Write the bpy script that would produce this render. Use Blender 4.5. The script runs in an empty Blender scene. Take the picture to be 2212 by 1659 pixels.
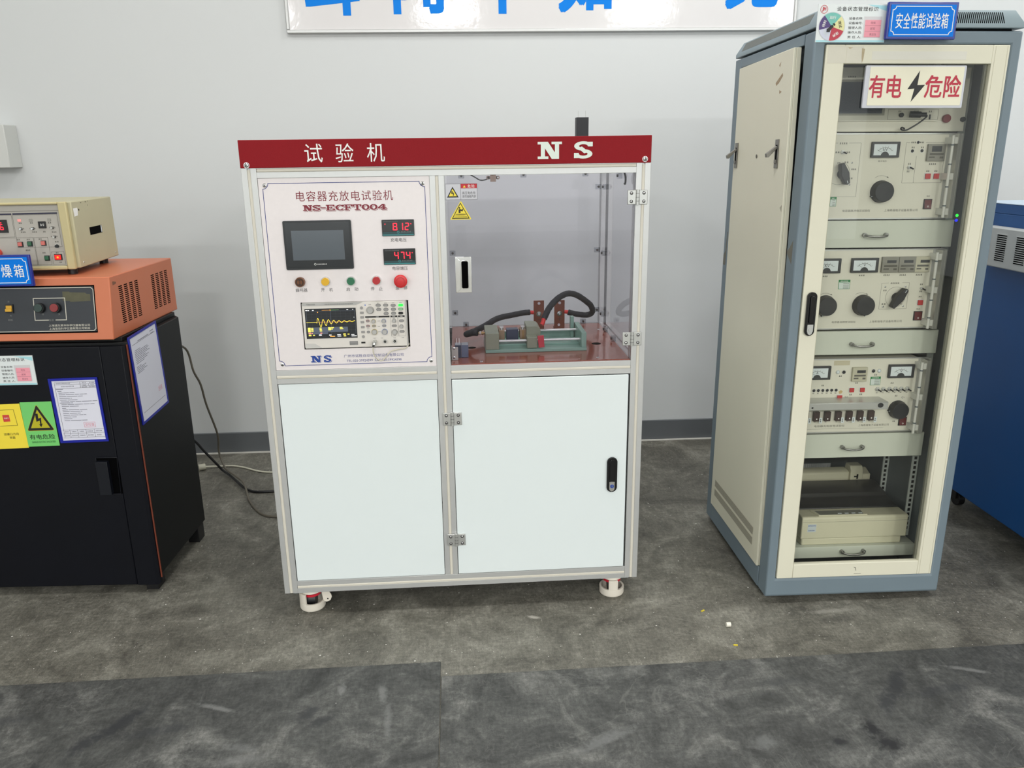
import bpy, bmesh, math, random
from mathutils import Vector, Matrix, Euler

# ------------------------------------------------------------------ scene, camera, world, lights
SC = bpy.context.scene
COL = SC.collection
random.seed(7)
FPX = 1705.0
CAM = Vector((0.5671, -2.2206, 1.3770))
PITCH, YAW, ROLL = -0.2805, -0.0652, 0.0136
Rc = (Matrix.Rotation(YAW, 3, 'Z') @ Matrix.Rotation(PITCH, 3, 'X') @ Matrix.Rotation(ROLL, 3, 'Y'))
cd = bpy.data.cameras.new('camera')
cam = bpy.data.objects.new('camera', cd)
COL.objects.link(cam)
cd.sensor_width = 36.0
cd.lens = FPX / 2212.0 * 36.0
cd.clip_start = 0.01
right, fwd, up = Rc.col[0], Rc.col[1], Rc.col[2]
cam.matrix_world = Matrix(((right.x, up.x, -fwd.x, CAM.x), (right.y, up.y, -fwd.y, CAM.y), (right.z, up.z, -fwd.z, CAM.z), (0, 0, 0, 1)))
SC.camera = cam

SC.view_settings.view_transform = 'Standard'
SC.view_settings.look = 'None'
SC.view_settings.gamma = 1.0
SC.view_settings.use_curve_mapping = False
SC.view_settings.exposure = 0.03

w = bpy.data.worlds.new('world')
SC.world = w
w.use_nodes = True
w.node_tree.nodes['Background'].inputs['Color'].default_value = (0.9, 0.95, 1.0, 1)
w.node_tree.nodes['Background'].inputs['Strength'].default_value = 0.05

CEIL = 3.25
# ceiling LED panels of the room: three staggered rows
for ly, row in ((0.45, ((-1.05, 6.0), (1.38, 14.0), (3.75, 11.0))), (-0.30, ((-2.15, 9.0), (0.28, 20.0), (2.70, 21.0), (5.05, 16.0))), (-3.95, ((-2.15, 20.0), (0.28, 18.0), (2.70, 18.0), (5.05, 18.0))), (-6.25, ((-2.15, 115.0), (0.28, 140.0), (2.85, 140.0), (5.05, 120.0)))):
    for lx, pw in row:
        ld = bpy.data.lights.new('ceiling_panel_light', 'AREA')
        ld.shape = 'RECTANGLE'
        ld.size, ld.size_y = 0.62, 0.5
        ld.energy = pw
        ld.color = (1.0, 0.99, 0.97)
        lo = bpy.data.objects.new('ceiling_panel_light', ld)
        COL.objects.link(lo)
        lo.location = (lx, ly, CEIL - 0.03)

# cool fill light added behind the photographer
ld = bpy.data.lights.new('cool_fill_light', 'AREA')
ld.shape = 'RECTANGLE'
ld.size, ld.size_y = 9.0, 2.4
ld.energy = 60.0
ld.color = (0.94, 0.985, 1.0)
lo = bpy.data.objects.new('cool_fill_light', ld)
COL.objects.link(lo)
lo.location = (1.5, -9.1, 1.55)
lo.rotation_euler = (math.radians(90), 0, 0)

# ------------------------------------------------------------------ materials
def lin(c):
    c = c / 255.0
    return c / 12.92 if c <= 0.04045 else ((c + 0.055) / 1.055) ** 2.4

MATS = {}
def M(name, rgb, rough=0.5, metal=0.0, var=0.04, scale=12.0, bump=0.0, bscale=200.0, emit=0.0, spec=0.5, coat=0.0):
    """principled material, colour broken up by a little noise"""
    if name in MATS:
        return MATS[name]
    m = bpy.data.materials.new(name)
    m.use_nodes = True
    nt = m.node_tree
    b = nt.nodes['Principled BSDF']
    c = [lin(v) for v in rgb]
    tc = nt.nodes.new('ShaderNodeTexCoord')
    nz = nt.nodes.new('ShaderNodeTexNoise')
    nz.inputs['Scale'].default_value = scale
    nz.inputs['Detail'].default_value = 4
    nt.links.new(tc.outputs['Object'], nz.inputs['Vector'])
    mx = nt.nodes.new('ShaderNodeMix')
    mx.data_type = 'RGBA'
    mx.inputs[6].default_value = (*[v * (1 - var) for v in c], 1)
    mx.inputs[7].default_value = (*[min(1, v * (1 + var)) for v in c], 1)
    nt.links.new(nz.outputs['Fac'], mx.inputs[0])
    nt.links.new(mx.outputs[2], b.inputs['Base Color'])
    b.inputs['Roughness'].default_value = rough
    b.inputs['Metallic'].default_value = metal
    b.inputs['Specular IOR Level'].default_value = spec
    b.inputs['Coat Weight'].default_value = coat
    if emit:
        nt.links.new(mx.outputs[2], b.inputs['Emission Color'])
        b.inputs['Emission Strength'].default_value = emit
    if bump:
        n2 = nt.nodes.new('ShaderNodeTexNoise')
        n2.inputs['Scale'].default_value = bscale
        bp = nt.nodes.new('ShaderNodeBump')
        bp.inputs['Strength'].default_value = bump
        bp.inputs['Distance'].default_value = 0.002
        nt.links.new(tc.outputs['Object'], n2.inputs['Vector'])
        nt.links.new(n2.outputs['Fac'], bp.inputs['Height'])
        nt.links.new(bp.outputs['Normal'], b.inputs['Normal'])
    MATS[name] = m
    return m

def glass(name, tint, ior=1.45, rough=0.0, refl=(0.9, 0.9, 0.9)):
    m = bpy.data.materials.new(name)
    m.use_nodes = True
    nt = m.node_tree
    nt.nodes.remove(nt.nodes['Principled BSDF'])
    out = nt.nodes['Material Output']
    tr = nt.nodes.new('ShaderNodeBsdfTransparent')
    nz = nt.nodes.new('ShaderNodeTexNoise')
    nz.inputs['Scale'].default_value = 3.0
    rp = nt.nodes.new('ShaderNodeMix')
    rp.data_type = 'RGBA'
    rp.inputs[6].default_value = (*[t * 0.985 for t in tint], 1)
    rp.inputs[7].default_value = (*tint, 1)
    nt.links.new(nz.outputs['Fac'], rp.inputs[0])
    nt.links.new(rp.outputs[2], tr.inputs['Color'])
    gl = nt.nodes.new('ShaderNodeBsdfGlossy')
    gl.inputs['Color'].default_value = (*refl, 1)
    gl.inputs['Roughness'].default_value = rough
    fr = nt.nodes.new('ShaderNodeFresnel')
    fr.inputs['IOR'].default_value = ior
    mx = nt.nodes.new('ShaderNodeMixShader')
    ge = nt.nodes.new('ShaderNodeNewGeometry')
    ma = nt.nodes.new('ShaderNodeMath')
    ma.operation = 'MULTIPLY_ADD'
    ma.inputs[1].default_value = -1.0
    ma.inputs[2].default_value = 1.0
    mb_ = nt.nodes.new('ShaderNodeMath')
    mb_.operation = 'MULTIPLY'
    nt.links.new(ge.outputs['Backfacing'], ma.inputs[0])
    nt.links.new(ma.outputs[0], mb_.inputs[0])
    nt.links.new(fr.outputs[0], mb_.inputs[1])
    nt.links.new(mb_.outputs[0], mx.inputs[0])
    nt.links.new(tr.outputs[0], mx.inputs[1])
    nt.links.new(gl.outputs[0], mx.inputs[2])
    nt.links.new(mx.outputs[0], out.inputs['Surface'])
    return m

def ramp(nt, pts):
    r = nt.nodes.new('ShaderNodeValToRGB')
    e = r.color_ramp.elements
    while len(e) < len(pts):
        e.new(0.5)
    for k, (pos, c) in enumerate(pts):
        e[k].position = pos
        e[k].color = (*[lin(v) for v in c], 1) if len(c) == 3 else c
    return r

def floor_material(name, dark, mid, light, speck, fleck, streak, rough, stains=(), cloud=3.2):
    m = bpy.data.materials.new(name)
    m.use_nodes = True
    nt = m.node_tree
    b = nt.nodes['Principled BSDF']
    tc = nt.nodes.new('ShaderNodeTexCoord')
    def noise(scale, detail, dist=0.0, st=(1, 1, 1), rz=0.0):
        mp = nt.nodes.new('ShaderNodeMapping')
        mp.inputs['Scale'].default_value = st
        mp.inputs['Rotation'].default_value = (0, 0, rz)
        nt.links.new(tc.outputs['Object'], mp.inputs['Vector'])
        n = nt.nodes.new('ShaderNodeTexNoise')
        n.inputs['Scale'].default_value = scale
        n.inputs['Detail'].default_value = detail
        n.inputs['Roughness'].default_value = 0.65
        n.inputs['Distortion'].default_value = dist
        nt.links.new(mp.outputs[0], n.inputs['Vector'])
        return n.outputs['Fac']
    def mix(kind, fac, a, c):
        x = nt.nodes.new('ShaderNodeMix')
        x.data_type = 'RGBA'
        x.blend_type = kind
        for k, v in ((0, fac), (6, a), (7, c)):
            if hasattr(v, 'links') or hasattr(v, 'is_linked'):
                nt.links.new(v, x.inputs[k])
            else:
                x.inputs[k].default_value = v
        return x.outputs[2]
    r1 = ramp(nt, [(0.32, dark), (0.52, mid), (0.72, light)])
    nt.links.new(noise(cloud, 9, 1.2), r1.inputs[0])
    col = r1.outputs[0]
    g1 = ramp(nt, [(0.3, (0.78, 0.78, 0.78, 1)), (0.7, (1.2, 1.2, 1.2, 1))])
    nt.links.new(noise(38, 6, 0.6), g1.inputs[0])
    col = mix('MULTIPLY', 0.8, col, g1.outputs[0])
    for k, (gs, st, rz, amt) in enumerate(((95, (1, 1, 1), 0, .75), (26, (5, 1, 1), .55, .55), (22, (1, 5, 1), .35, .5))):
        g3 = ramp(nt, [(0.32, (0.70, 0.70, 0.70, 1)), (0.68, (1.32, 1.32, 1.32, 1))])
        nt.links.new(noise(gs, 5, 0.4, st, rz), g3.inputs[0])
        col = mix('MULTIPLY', amt, col, g3.outputs[0])
    g2 = ramp(nt, [(0.35, (0.72, 0.72, 0.72, 1)), (0.65, (1.25, 1.25, 1.25, 1))])
    nt.links.new(noise(420, 2), g2.inputs[0])
    col = mix('MULTIPLY', speck, col, g2.outputs[0])
    for k, (sc_, dist, st, rz, w_, tone) in enumerate(((2.6, 3.0, (1, 1, 1), 0.0, 0.012, 1), (1.7, 1.4, (5, 1, 1), 0.6, 0.010, 1), (1.9, 1.6, (6, 1, 1), -0.5, 0.012, -1), (5.5, 2.2, (1, 1.6, 1), 0.3, 0.016, 1), (9.0, 1.2, (3, 1, 1), 1.2, 0.02, -1))):
        n = noise(sc_, 3, dist, st, rz)
        s = ramp(nt, [(0.5 - w_, (0, 0, 0, 1)), (0.5, (1, 1, 1, 1)), (0.5 + w_, (0, 0, 0, 1))])
        nt.links.new(n, s.inputs[0])
        mk = ramp(nt, [(0.5, (0, 0, 0, 1)), (0.62, (1, 1, 1, 1))])
        nt.links.new(noise(1.3 + k * 0.7, 4, 0.5, (1, 1, 1), k * 1.1), mk.inputs[0])
        sc = nt.nodes.new('ShaderNodeMath')
        sc.operation = 'MULTIPLY'
        nt.links.new(s.outputs[0], sc.inputs[0])
        nt.links.new(mk.outputs[0], sc.inputs[1])
        s2 = nt.nodes.new('ShaderNodeMath')
        s2.operation = 'MULTIPLY'
        s2.inputs[1].default_value = streak
        nt.links.new(sc.outputs[0], s2.inputs[0])
        col = mix('MIX', s2.outputs[0], col, (*[lin(v) for v in (light if tone > 0 else dark)], 1))
    for (cx, cy, rx, ry, rot, c, amt) in stains:
        mp = nt.nodes.new('ShaderNodeMapping')
        mp.vector_type = 'TEXTURE'
        mp.inputs['Location'].default_value = (cx, cy, 0)
        mp.inputs['Rotation'].default_value = (0, 0, rot)
        mp.inputs['Scale'].default_value = (rx, ry, 1)
        nt.links.new(tc.outputs['Object'], mp.inputs['Vector'])
        ln = nt.nodes.new('ShaderNodeVectorMath')
        ln.operation = 'LENGTH'
        nt.links.new(mp.outputs[0], ln.inputs[0])
        ad = nt.nodes.new('ShaderNodeMath')
        ad.operation = 'MULTIPLY_ADD'
        ad.inputs[1].default_value = 1.6
        nt.links.new(noise(45, 5, 0.8), ad.inputs[0])
        nt.links.new(ln.outputs['Value'], ad.inputs[2])
        s = ramp(nt, [(0.55, (1, 1, 1, 1)), (0.85, (0, 0, 0, 1))])
        sb = nt.nodes.new('ShaderNodeMath')
        sb.operation = 'MULTIPLY'
        sb.inputs[1].default_value = 0.5
        nt.links.new(ad.outputs[0], sb.inputs[0])
        nt.links.new(sb.outputs[0], s.inputs[0])
        s2 = nt.nodes.new('ShaderNodeMath')
        s2.operation = 'MULTIPLY'
        s2.inputs[1].default_value = amt
        nt.links.new(s.outputs[0], s2.inputs[0])
        col = mix('MIX', s2.outputs[0], col, (*[lin(v) for v in c], 1))
    for (vs, r0, r1, share) in fleck:
        vo = nt.nodes.new('ShaderNodeTexVoronoi')
        vo.inputs['Scale'].default_value = vs
        nt.links.new(tc.outputs['Object'], vo.inputs['Vector'])
        fr = ramp(nt, [(r0, (1, 1, 1, 1)), (r1, (0, 0, 0, 1))])
        fr2 = ramp(nt, [(1 - share, (0, 0, 0, 1)), (1 - share + 0.02, (1, 1, 1, 1))])
        sp = nt.nodes.new('ShaderNodeSeparateColor')
        nt.links.new(vo.outputs['Color'], sp.inputs[0])
        nt.links.new(sp.outputs[0], fr2.inputs[0])
        nt.links.new(vo.outputs['Distance'], fr.inputs[0])
        mu = nt.nodes.new('ShaderNodeMath')
        mu.operation = 'MULTIPLY'
        nt.links.new(fr.outputs[0], mu.inputs[0])
        nt.links.new(fr2.outputs[0], mu.inputs[1])
        col = mix('MIX', mu.outputs[0], col, (0.66, 0.65, 0.60, 1))
    nt.links.new(col, b.inputs['Base Color'])
    b.inputs['Roughness'].default_value = rough
    bp = nt.nodes.new('ShaderNodeBump')
    bp.inputs['Strength'].default_value = 0.12
    bp.inputs['Distance'].default_value = 0.002
    nt.links.new(noise(160, 4), bp.inputs['Height'])
    nt.links.new(bp.outputs['Normal'], b.inputs['Normal'])
    return m

WHITE_WALL = M('wall_paint', (213, 216, 216), 0.6, var=0.015, scale=1.5, bump=0.02, bscale=400)
CEIL_M = M('ceiling_paint', (225, 225, 222), 0.8)
FLOOR_M = floor_material('concrete_floor', (80, 78, 71), (108, 106, 97), (140, 138, 128), 1.0, [(22, 0.05, 0.07, 0.34), (48, 0.06, 0.09, 0.26), (90, .08, .11, .16)], 0.42, 0.55, cloud=4.6,
    stains=[(1.69, -.120, .10, .016, 0.05, (150, 147, 138), .75), (1.69, -.165, .09, .03, 0.2, (66, 64, 60), .55), (.765, -.072, .03, .012, -.3, (182, 178, 168), .85)])
MSTAIN = [(-.050, -.075, .032, .050, .2, (22, 23, 26), .95), (-.035, -.130, .052, .036, -.3, (22, 23, 26), .95), (-.148, -.112, .026, .016, 0, (28, 29, 32), .9), (.105, .090, .030, .105, -.55, (40, 42, 45), .85), (.04, .015, .028, .07, -.5, (42, 44, 47), .8),
          (-.72, -.060, .12, .026, .45, (122, 123, 122), .55), (.33, .125, .08, .012, -.35, (136, 137, 135), .55), (.43, -.03, .06, .02, -.2, (120, 121, 120), .4), (-.33, -.10, .05, .03, .2, (116, 117, 116), .5),
          (.757, .143, .016, .05, .1, (136, 137, 135), .5), (.645, .170, .016, .03, 0, (138, 139, 137), .5), (.78, .04, .014, .10, .05, (126, 127, 125), .5), (.61, .05, .05, .02, .4, (40, 42, 45), .7), (.44, -.07, .10, .02, .1, (112, 113, 112), .5), (.57, .08, .03, .05, -.4, (44, 46, 49), .7), (.2, .05, .12, .03, .2, (48, 50, 53), .5), (-.2, .12, .09, .03, .1, (54, 56, 58), .5)]
MAT_M = floor_material('rubber_mat', (50, 51, 50), (77, 78, 76), (118, 118, 114), 0.5, [(9, 0.012, 0.02, 0.30)], 0.42, 0.62, cloud=5.5, stains=MSTAIN)
ALU = M('anodised_aluminium', (203, 204, 203), 0.36, 0.5, 0.03, 40)
STRIP = M('cream_slot_cover', (214, 209, 196), 0.35)
SHEETW = M('white_powder_sheet', (226, 234, 234), 0.42, var=0.01, bump=0.03, bscale=900)
RED = M('red_textured_paint', (140, 12, 24), 0.55, var=0.10, scale=500, bump=0.35, bscale=1100, spec=.22)
PLATE = M('silver_face_plate', (232, 225, 225), 0.42, 0.1, 0.03, 90)
CHROME = M('chrome', (225, 225, 225), 0.12, 1.0)
STEEL = M('brushed_steel', (196, 197, 194), 0.32, 0.65)
BLACK = M('black_plastic', (18, 18, 20), 0.4)
GLOSSBLACK = M('gloss_black', (10, 10, 14), 0.1)
VOID = M('dark_void', (4, 4, 5), 0.9, spec=0.05)
DARKTXT = M('dark_print', (40, 38, 40), 0.6)
WHITE = M('white_print', (240, 240, 236), 0.5)
NAVYLINE = M('navy_print', (38, 52, 128), 0.5)
MAROON = M('maroon_print', (128, 24, 44), 0.5)
BLUETXT = M('blue_print', (16, 62, 148), 0.5)
BLUECH = M('blue_letters', (0, 128, 228), 0.4, spec=.15)
REDLED = M('red_led', (255, 30, 50), 0.5, emit=2.2)
GREENLED = M('green_led', (30, 255, 60), 0.5, emit=1.6)
BLUELED = M('blue_led', (20, 30, 255), 0.5, emit=2.0)
CREAM = M('cream_paint', (220, 217, 197), 0.5, var=0.03, scale=5)
BLUEGREY = M('blue_grey_paint', (112, 127, 136), 0.5, var=0.06, scale=9)
PANEL = M('instrument_cream', (216, 213, 198), 0.5, var=0.03, scale=8)
DRAWER = M('drawer_pale_green', (202, 206, 192), 0.5, var=0.02)
RACKIN = M('rack_inner_grey', (92, 100, 102), 0.6)

ROOTS, OFF = {}, {}
# ------------------------------------------------------------------ geometry helpers
class Frame:
    """local drawing plane: (u, v, n) -> O + u U + v V + n N, N = U x V pointing out of the face"""
    def __init__(self, O=(0, 0, 0), U=(1, 0, 0), V=(0, 0, 1), N=None):
        self.O, self.U, self.V = Vector(O), Vector(U), Vector(V)
        self.N = Vector(N) if N else self.U.cross(self.V).normalized()
    def __call__(self, u, v, n):
        return self.O + self.U * u + self.V * v + self.N * n
    def at(self, u, v, n=0.0, rot=0.0):
        c, s = math.cos(rot), math.sin(rot)
        return Frame(self(u, v, n), self.U * c + self.V * s, self.V * c - self.U * s, self.N)
XYZ = Frame((0, 0, 0), (1, 0, 0), (0, 1, 0), (0, 0, 1))
FRONT = Frame()
def front(y):
    return Frame((0, y, 0))
def rside(x):      # faces +x, u = depth
    return Frame((x, 0, 0), (0, 1, 0), (0, 0, 1))
def lside(x):      # faces -x, u = depth
    return Frame((x, 0, 0), (0, 1, 0), (0, 0, 1), (-1, 0, 0))

GLYPH = {}
def glyphs(s, bold, res=2, spacing=1.0):
    key = (s, bold, res, spacing)
    if key in GLYPH:
        return GLYPH[key]
    cu = bpy.data.curves.new('text_tmp', 'FONT')
    cu.body = s
    cu.offset = bold
    cu.resolution_u = res
    cu.space_character = spacing
    ob = bpy.data.objects.new('text_tmp', cu)
    COL.objects.link(ob)
    bpy.context.view_layer.update()
    dg = bpy.context.evaluated_depsgraph_get()
    me = bpy.data.meshes.new_from_object(ob.evaluated_get(dg))
    vs = [(v.co.x, v.co.y) for v in me.vertices]
    fs = [tuple(p.vertices) for p in me.polygons]
    bpy.data.objects.remove(ob)
    bpy.data.curves.remove(cu)
    bpy.data.meshes.remove(me)
    x0, x1 = min(v[0] for v in vs), max(v[0] for v in vs)
    y0, y1 = min(v[1] for v in vs), max(v[1] for v in vs)
    dx, dy = max(x1 - x0, 1e-6), max(y1 - y0, 1e-6)
    GLYPH[key] = ([((x - x0) / dx, (y - y0) / dy) for x, y in vs], fs)
    return GLYPH[key]

class MB:
    def __init__(self, F=FRONT, m=None):
        self.F, self.m = F, m
        self.v, self.f, self.k, self.mats = [], [], [], []
    def add(self, vs, fs, m=None, F=None):
        m = m or self.m
        F = F or self.F
        if m not in self.mats:
            self.mats.append(m)
        k = self.mats.index(m)
        o = len(self.v)
        self.v += [F(*p) for p in vs]
        for f in fs:
            self.f.append(tuple(i + o for i in f))
            self.k.append(k)
        return self
    def box(self, a0, a1, b0, b1, c0, c1, m=None, F=None):
        vs = [(a, b, c) for c in (c0, c1) for b in (b0, b1) for a in (a0, a1)]
        fs = [(0, 2, 3, 1), (4, 5, 7, 6), (0, 1, 5, 4), (2, 6, 7, 3), (0, 4, 6, 2), (1, 3, 7, 5)]
        return self.add(vs, fs, m, F)
    def poly(self, pts, n0, n1, m=None, F=None):
        n = len(pts)
        vs = [(u, v, n0) for u, v in pts] + [(u, v, n1) for u, v in pts]
        fs = [tuple(range(n - 1, -1, -1)), tuple(range(n, 2 * n))]
        fs += [(i, (i + 1) % n, n + (i + 1) % n, n + i) for i in range(n)]
        return self.add(vs, fs, m, F)
    def frame(self, u0, u1, v0, v1, i0, i1, j0, j1, n0, n1, m=None, F=None):
        q = []
        for n in (n0, n1):
            q += [(u0, v0, n), (u1, v0, n), (u1, v1, n), (u0, v1, n), (i0, j0, n), (i1, j0, n), (i1, j1, n), (i0, j1, n)]
        fs = []
        for k in range(4):
            l = (k + 1) % 4
            fs += [(k, 4 + k, 4 + l, l), (8 + k, 8 + l, 12 + l, 12 + k), (k, l, 8 + l, 8 + k), (4 + k, 12 + k, 12 + l, 4 + l)]
        return self.add(q, fs, m, F)
    def cyl(self, u, v, n0, n1, r, m=None, F=None, seg=24, r2=None, sx=1.0):
        r2 = r if r2 is None else r2
        vs = []
        for rr, nn in ((r, n0), (r2, n1)):
            vs += [(u + sx * rr * math.cos(2 * math.pi * i / seg), v + rr * math.sin(2 * math.pi * i / seg), nn) for i in range(seg)]
        fs = [tuple(range(seg - 1, -1, -1)), tuple(range(seg, 2 * seg))]
        fs += [(i, (i + 1) % seg, seg + (i + 1) % seg, seg + i) for i in range(seg)]
        return self.add(vs, fs, m, F)
    def ring(self, u, v, n0, n1, r0, r1, m=None, F=None, seg=28, a0=0.0, a1=2 * math.pi):
        full = abs(a1 - a0 - 2 * math.pi) < 1e-6
        k = seg if full else seg + 1
        vs = []
        for r, n in ((r0, n0), (r1, n0), (r1, n1), (r0, n1)):
            vs += [(u + r * math.cos(a0 + (a1 - a0) * i / seg), v + r * math.sin(a0 + (a1 - a0) * i / seg), n) for i in range(k)]
        fs = []
        for i in range(seg):
            j = (i + 1) % k
            for q in range(4):
                p = (q + 1) % 4
                fs.append((q * k + i, q * k + j, p * k + j, p * k + i))
        if not full:
            fs += [(0, k, 2 * k, 3 * k), (k - 1, 4 * k - 1, 3 * k - 1, 2 * k - 1)]
        return self.add(vs, fs, m, F)
    def dome(self, u, v, n0, h, r, m=None, F=None, seg=20, rings=5):
        vs, fs = [], []
        for j in range(rings):
            a = j / rings * math.pi / 2
            vs += [(u + r * math.cos(a) * math.cos(2 * math.pi * i / seg), v + r * math.cos(a) * math.sin(2 * math.pi * i / seg), n0 + h * math.sin(a)) for i in range(seg)]
        vs.append((u, v, n0 + h))
        for j in range(rings - 1):
            fs += [(j * seg + i, j * seg + (i + 1) % seg, (j + 1) * seg + (i + 1) % seg, (j + 1) * seg + i) for i in range(seg)]
        t = (rings - 1) * seg
        fs += [(t + i, t + (i + 1) % seg, len(vs) - 1) for i in range(seg)]
        fs.append(tuple(range(seg - 1, -1, -1)))
        return self.add(vs, fs, m, F)
    def tube(self, pts, r, m=None, F=XYZ, seg=10, smooth=6, wob=0.0):
        P = [Vector(p) for p in pts]
        if smooth:
            Q = [P[0] * 2 - P[1]] + P + [P[-1] * 2 - P[-2]]
            out = []
            for i in range(1, len(Q) - 2):
                for s in range(smooth):
                    t = s / smooth
                    a, b, c, d = Q[i - 1], Q[i], Q[i + 1], Q[i + 2]
                    out.append(0.5 * ((2 * b) + (c - a) * t + (2 * a - 5 * b + 4 * c - d) * t * t + (3 * b - a - 3 * c + d) * t ** 3))
            out.append(P[-1])
            P = out
        vs, fs = [], []
        prev = None
        for i, p in enumerate(P):
            t = (P[min(i + 1, len(P) - 1)] - P[max(i - 1, 0)]).normalized()
            if prev is None:
                a = Vector((0, 0, 1)) if abs(t.z) < 0.9 else Vector((1, 0, 0))
                prev = (a - t * a.dot(t)).normalized()
            else:
                prev = (prev - t * prev.dot(t)).normalized()
            q = t.cross(prev)
            rr = r * (1 + wob * math.sin(i * 2.1) * math.cos(i * 0.7))
            vs += [tuple(p + (prev * math.cos(2 * math.pi * k / seg) + q * math.sin(2 * math.pi * k / seg)) * rr) for k in range(seg)]
        for i in range(len(P) - 1):
            fs += [(i * seg + k, i * seg + (k + 1) % seg, (i + 1) * seg + (k + 1) % seg, (i + 1) * seg + k) for k in range(seg)]
        fs += [tuple(range(seg - 1, -1, -1)), tuple(range((len(P) - 1) * seg, len(P) * seg))]
        return self.add(vs, fs, m, F)
    def line(self, pts, wd, n0, n1, m=None, F=None, close=False):
        P = [Vector((p[0], p[1])) for p in pts]
        if close:
            P.append(P[0])
        for a, b in zip(P, P[1:]):
            d = b - a
            if d.length < 1e-9:
                continue
            d.normalize()
            q = Vector((-d.y, d.x)) * wd / 2
            e = d * wd * 0.45
            a2, b2 = a - e, b + e
            self.poly([tuple(a2 - q), tuple(b2 - q), tuple(b2 + q), tuple(a2 + q)], n0, n1, m, F)
        return self
    def text(self, s, u0, u1, v0, v1, n, m=None, F=None, bold=0.0, res=2, spacing=1.0):
        g, fs = glyphs(s, 0.0, res, spacing)
        if bold <= 0.003:
            return self.add([(u0 + (u1 - u0) * x, v0 + (v1 - v0) * y, n) for x, y in g], fs, m, F)
        r = bold * (v1 - v0)          # heavier strokes: the same outline laid over itself, each on its own hair-thin level
        for k in range(9):
            du, dv = r * (k % 3 - 1), r * (k // 3 - 1)
            self.add([(u0 + r + (u1 - u0 - 2 * r) * x + du, v0 + r + (v1 - v0 - 2 * r) * y + dv, n + k * 6e-6) for x, y in g], fs, m, F)
        return self
    def ticks(self, u0, u1, v, h, n, m=None, F=None, k=None):
        """unreadably small print"""
        k = k or max(2, int((u1 - u0) / (h * 1.15)))
        st = (u1 - u0) / k
        for i in range(k):
            a = u0 + st * i
            self.box(a, a + st * 0.72, v - h / 2, v - h / 8, n - 1e-4, n, m, F)
            self.box(a + st * 0.1, a + st * 0.66, v + h / 6, v + h / 2, n - 1e-4, n, m, F)
            self.box(a + st * 0.3, a + st * 0.5, v - h / 2, v + h / 2, n - 1e-4, n, m, F)
        return self
    def build(self, name, parent=None, bevel=0.0, smooth=True, label=None, seg=2):
        me = bpy.data.meshes.new(name)
        off = Vector((0, 0, 0))
        q = parent
        while q is not None:
            if q.name in OFF:
                off = OFF[q.name]
                break
            q = q.parent
        me.from_pydata([tuple(p - off) for p in self.v], [], self.f)
        for m in self.mats:
            me.materials.append(m)
        me.polygons.foreach_set('material_index', self.k)
        bm = bmesh.new()
        bm.from_mesh(me)
        bmesh.ops.recalc_face_normals(bm, faces=bm.faces)
        bm.to_mesh(me)
        bm.free()
        if smooth:
            me.polygons.foreach_set('use_smooth', [True] * len(me.polygons))
            me.set_sharp_from_angle(angle=0.6)
        o = bpy.data.objects.new(name, me)
        COL.objects.link(o)
        if parent is not None:
            o.parent = parent
        if bevel:
            bv = o.modifiers.new('bevel', 'BEVEL')
            bv.width = bevel
            bv.segments = seg
            bv.limit_method = 'ANGLE'
            bv.angle_limit = 0.7
        if label:
            o['label'] = label
        return o

def thing(name, label, cat, base, Mx=Matrix.Identity(4), group=None):
    o = bpy.data.objects.new(name, None)
    COL.objects.link(o)
    o.empty_display_size = 0.05
    o.matrix_world = Mx @ Matrix.Translation(Vector(base))
    OFF[o.name] = Vector(base)
    o['label'] = label
    o['category'] = cat
    if group:
        o['group'] = group
    return o

def structure(o):
    o['kind'] = 'structure'
    return o

def notch_border(mb, u0, u1, v0, v1, r, wd, n, m, F=None):
    mb.line([(u0 + r, v0), (u1 - r, v0)], wd, n - 2e-4, n, m, F)
    mb.line([(u0 + r, v1), (u1 - r, v1)], wd, n - 2e-4, n, m, F)
    mb.line([(u0, v0 + r), (u0, v1 - r)], wd, n - 2e-4, n, m, F)
    mb.line([(u1, v0 + r), (u1, v1 - r)], wd, n - 2e-4, n, m, F)
    for cu, cv, a in ((u0, v0, 0), (u1, v0, 90), (u1, v1, 180), (u0, v1, 270)):
        a = math.radians(a)
        mb.ring(cu, cv, n - 2e-4, n, r - wd / 2, r + wd / 2, m, F, 8, a, a + math.pi / 2)

def arc(cx, cy, a, b, d0, d1, k=14):
    return [(cx + a * math.cos(math.radians(d0 + (d1 - d0) * i / k)), cy + b * math.sin(math.radians(d0 + (d1 - d0) * i / k))) for i in range(k + 1)]

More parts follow.
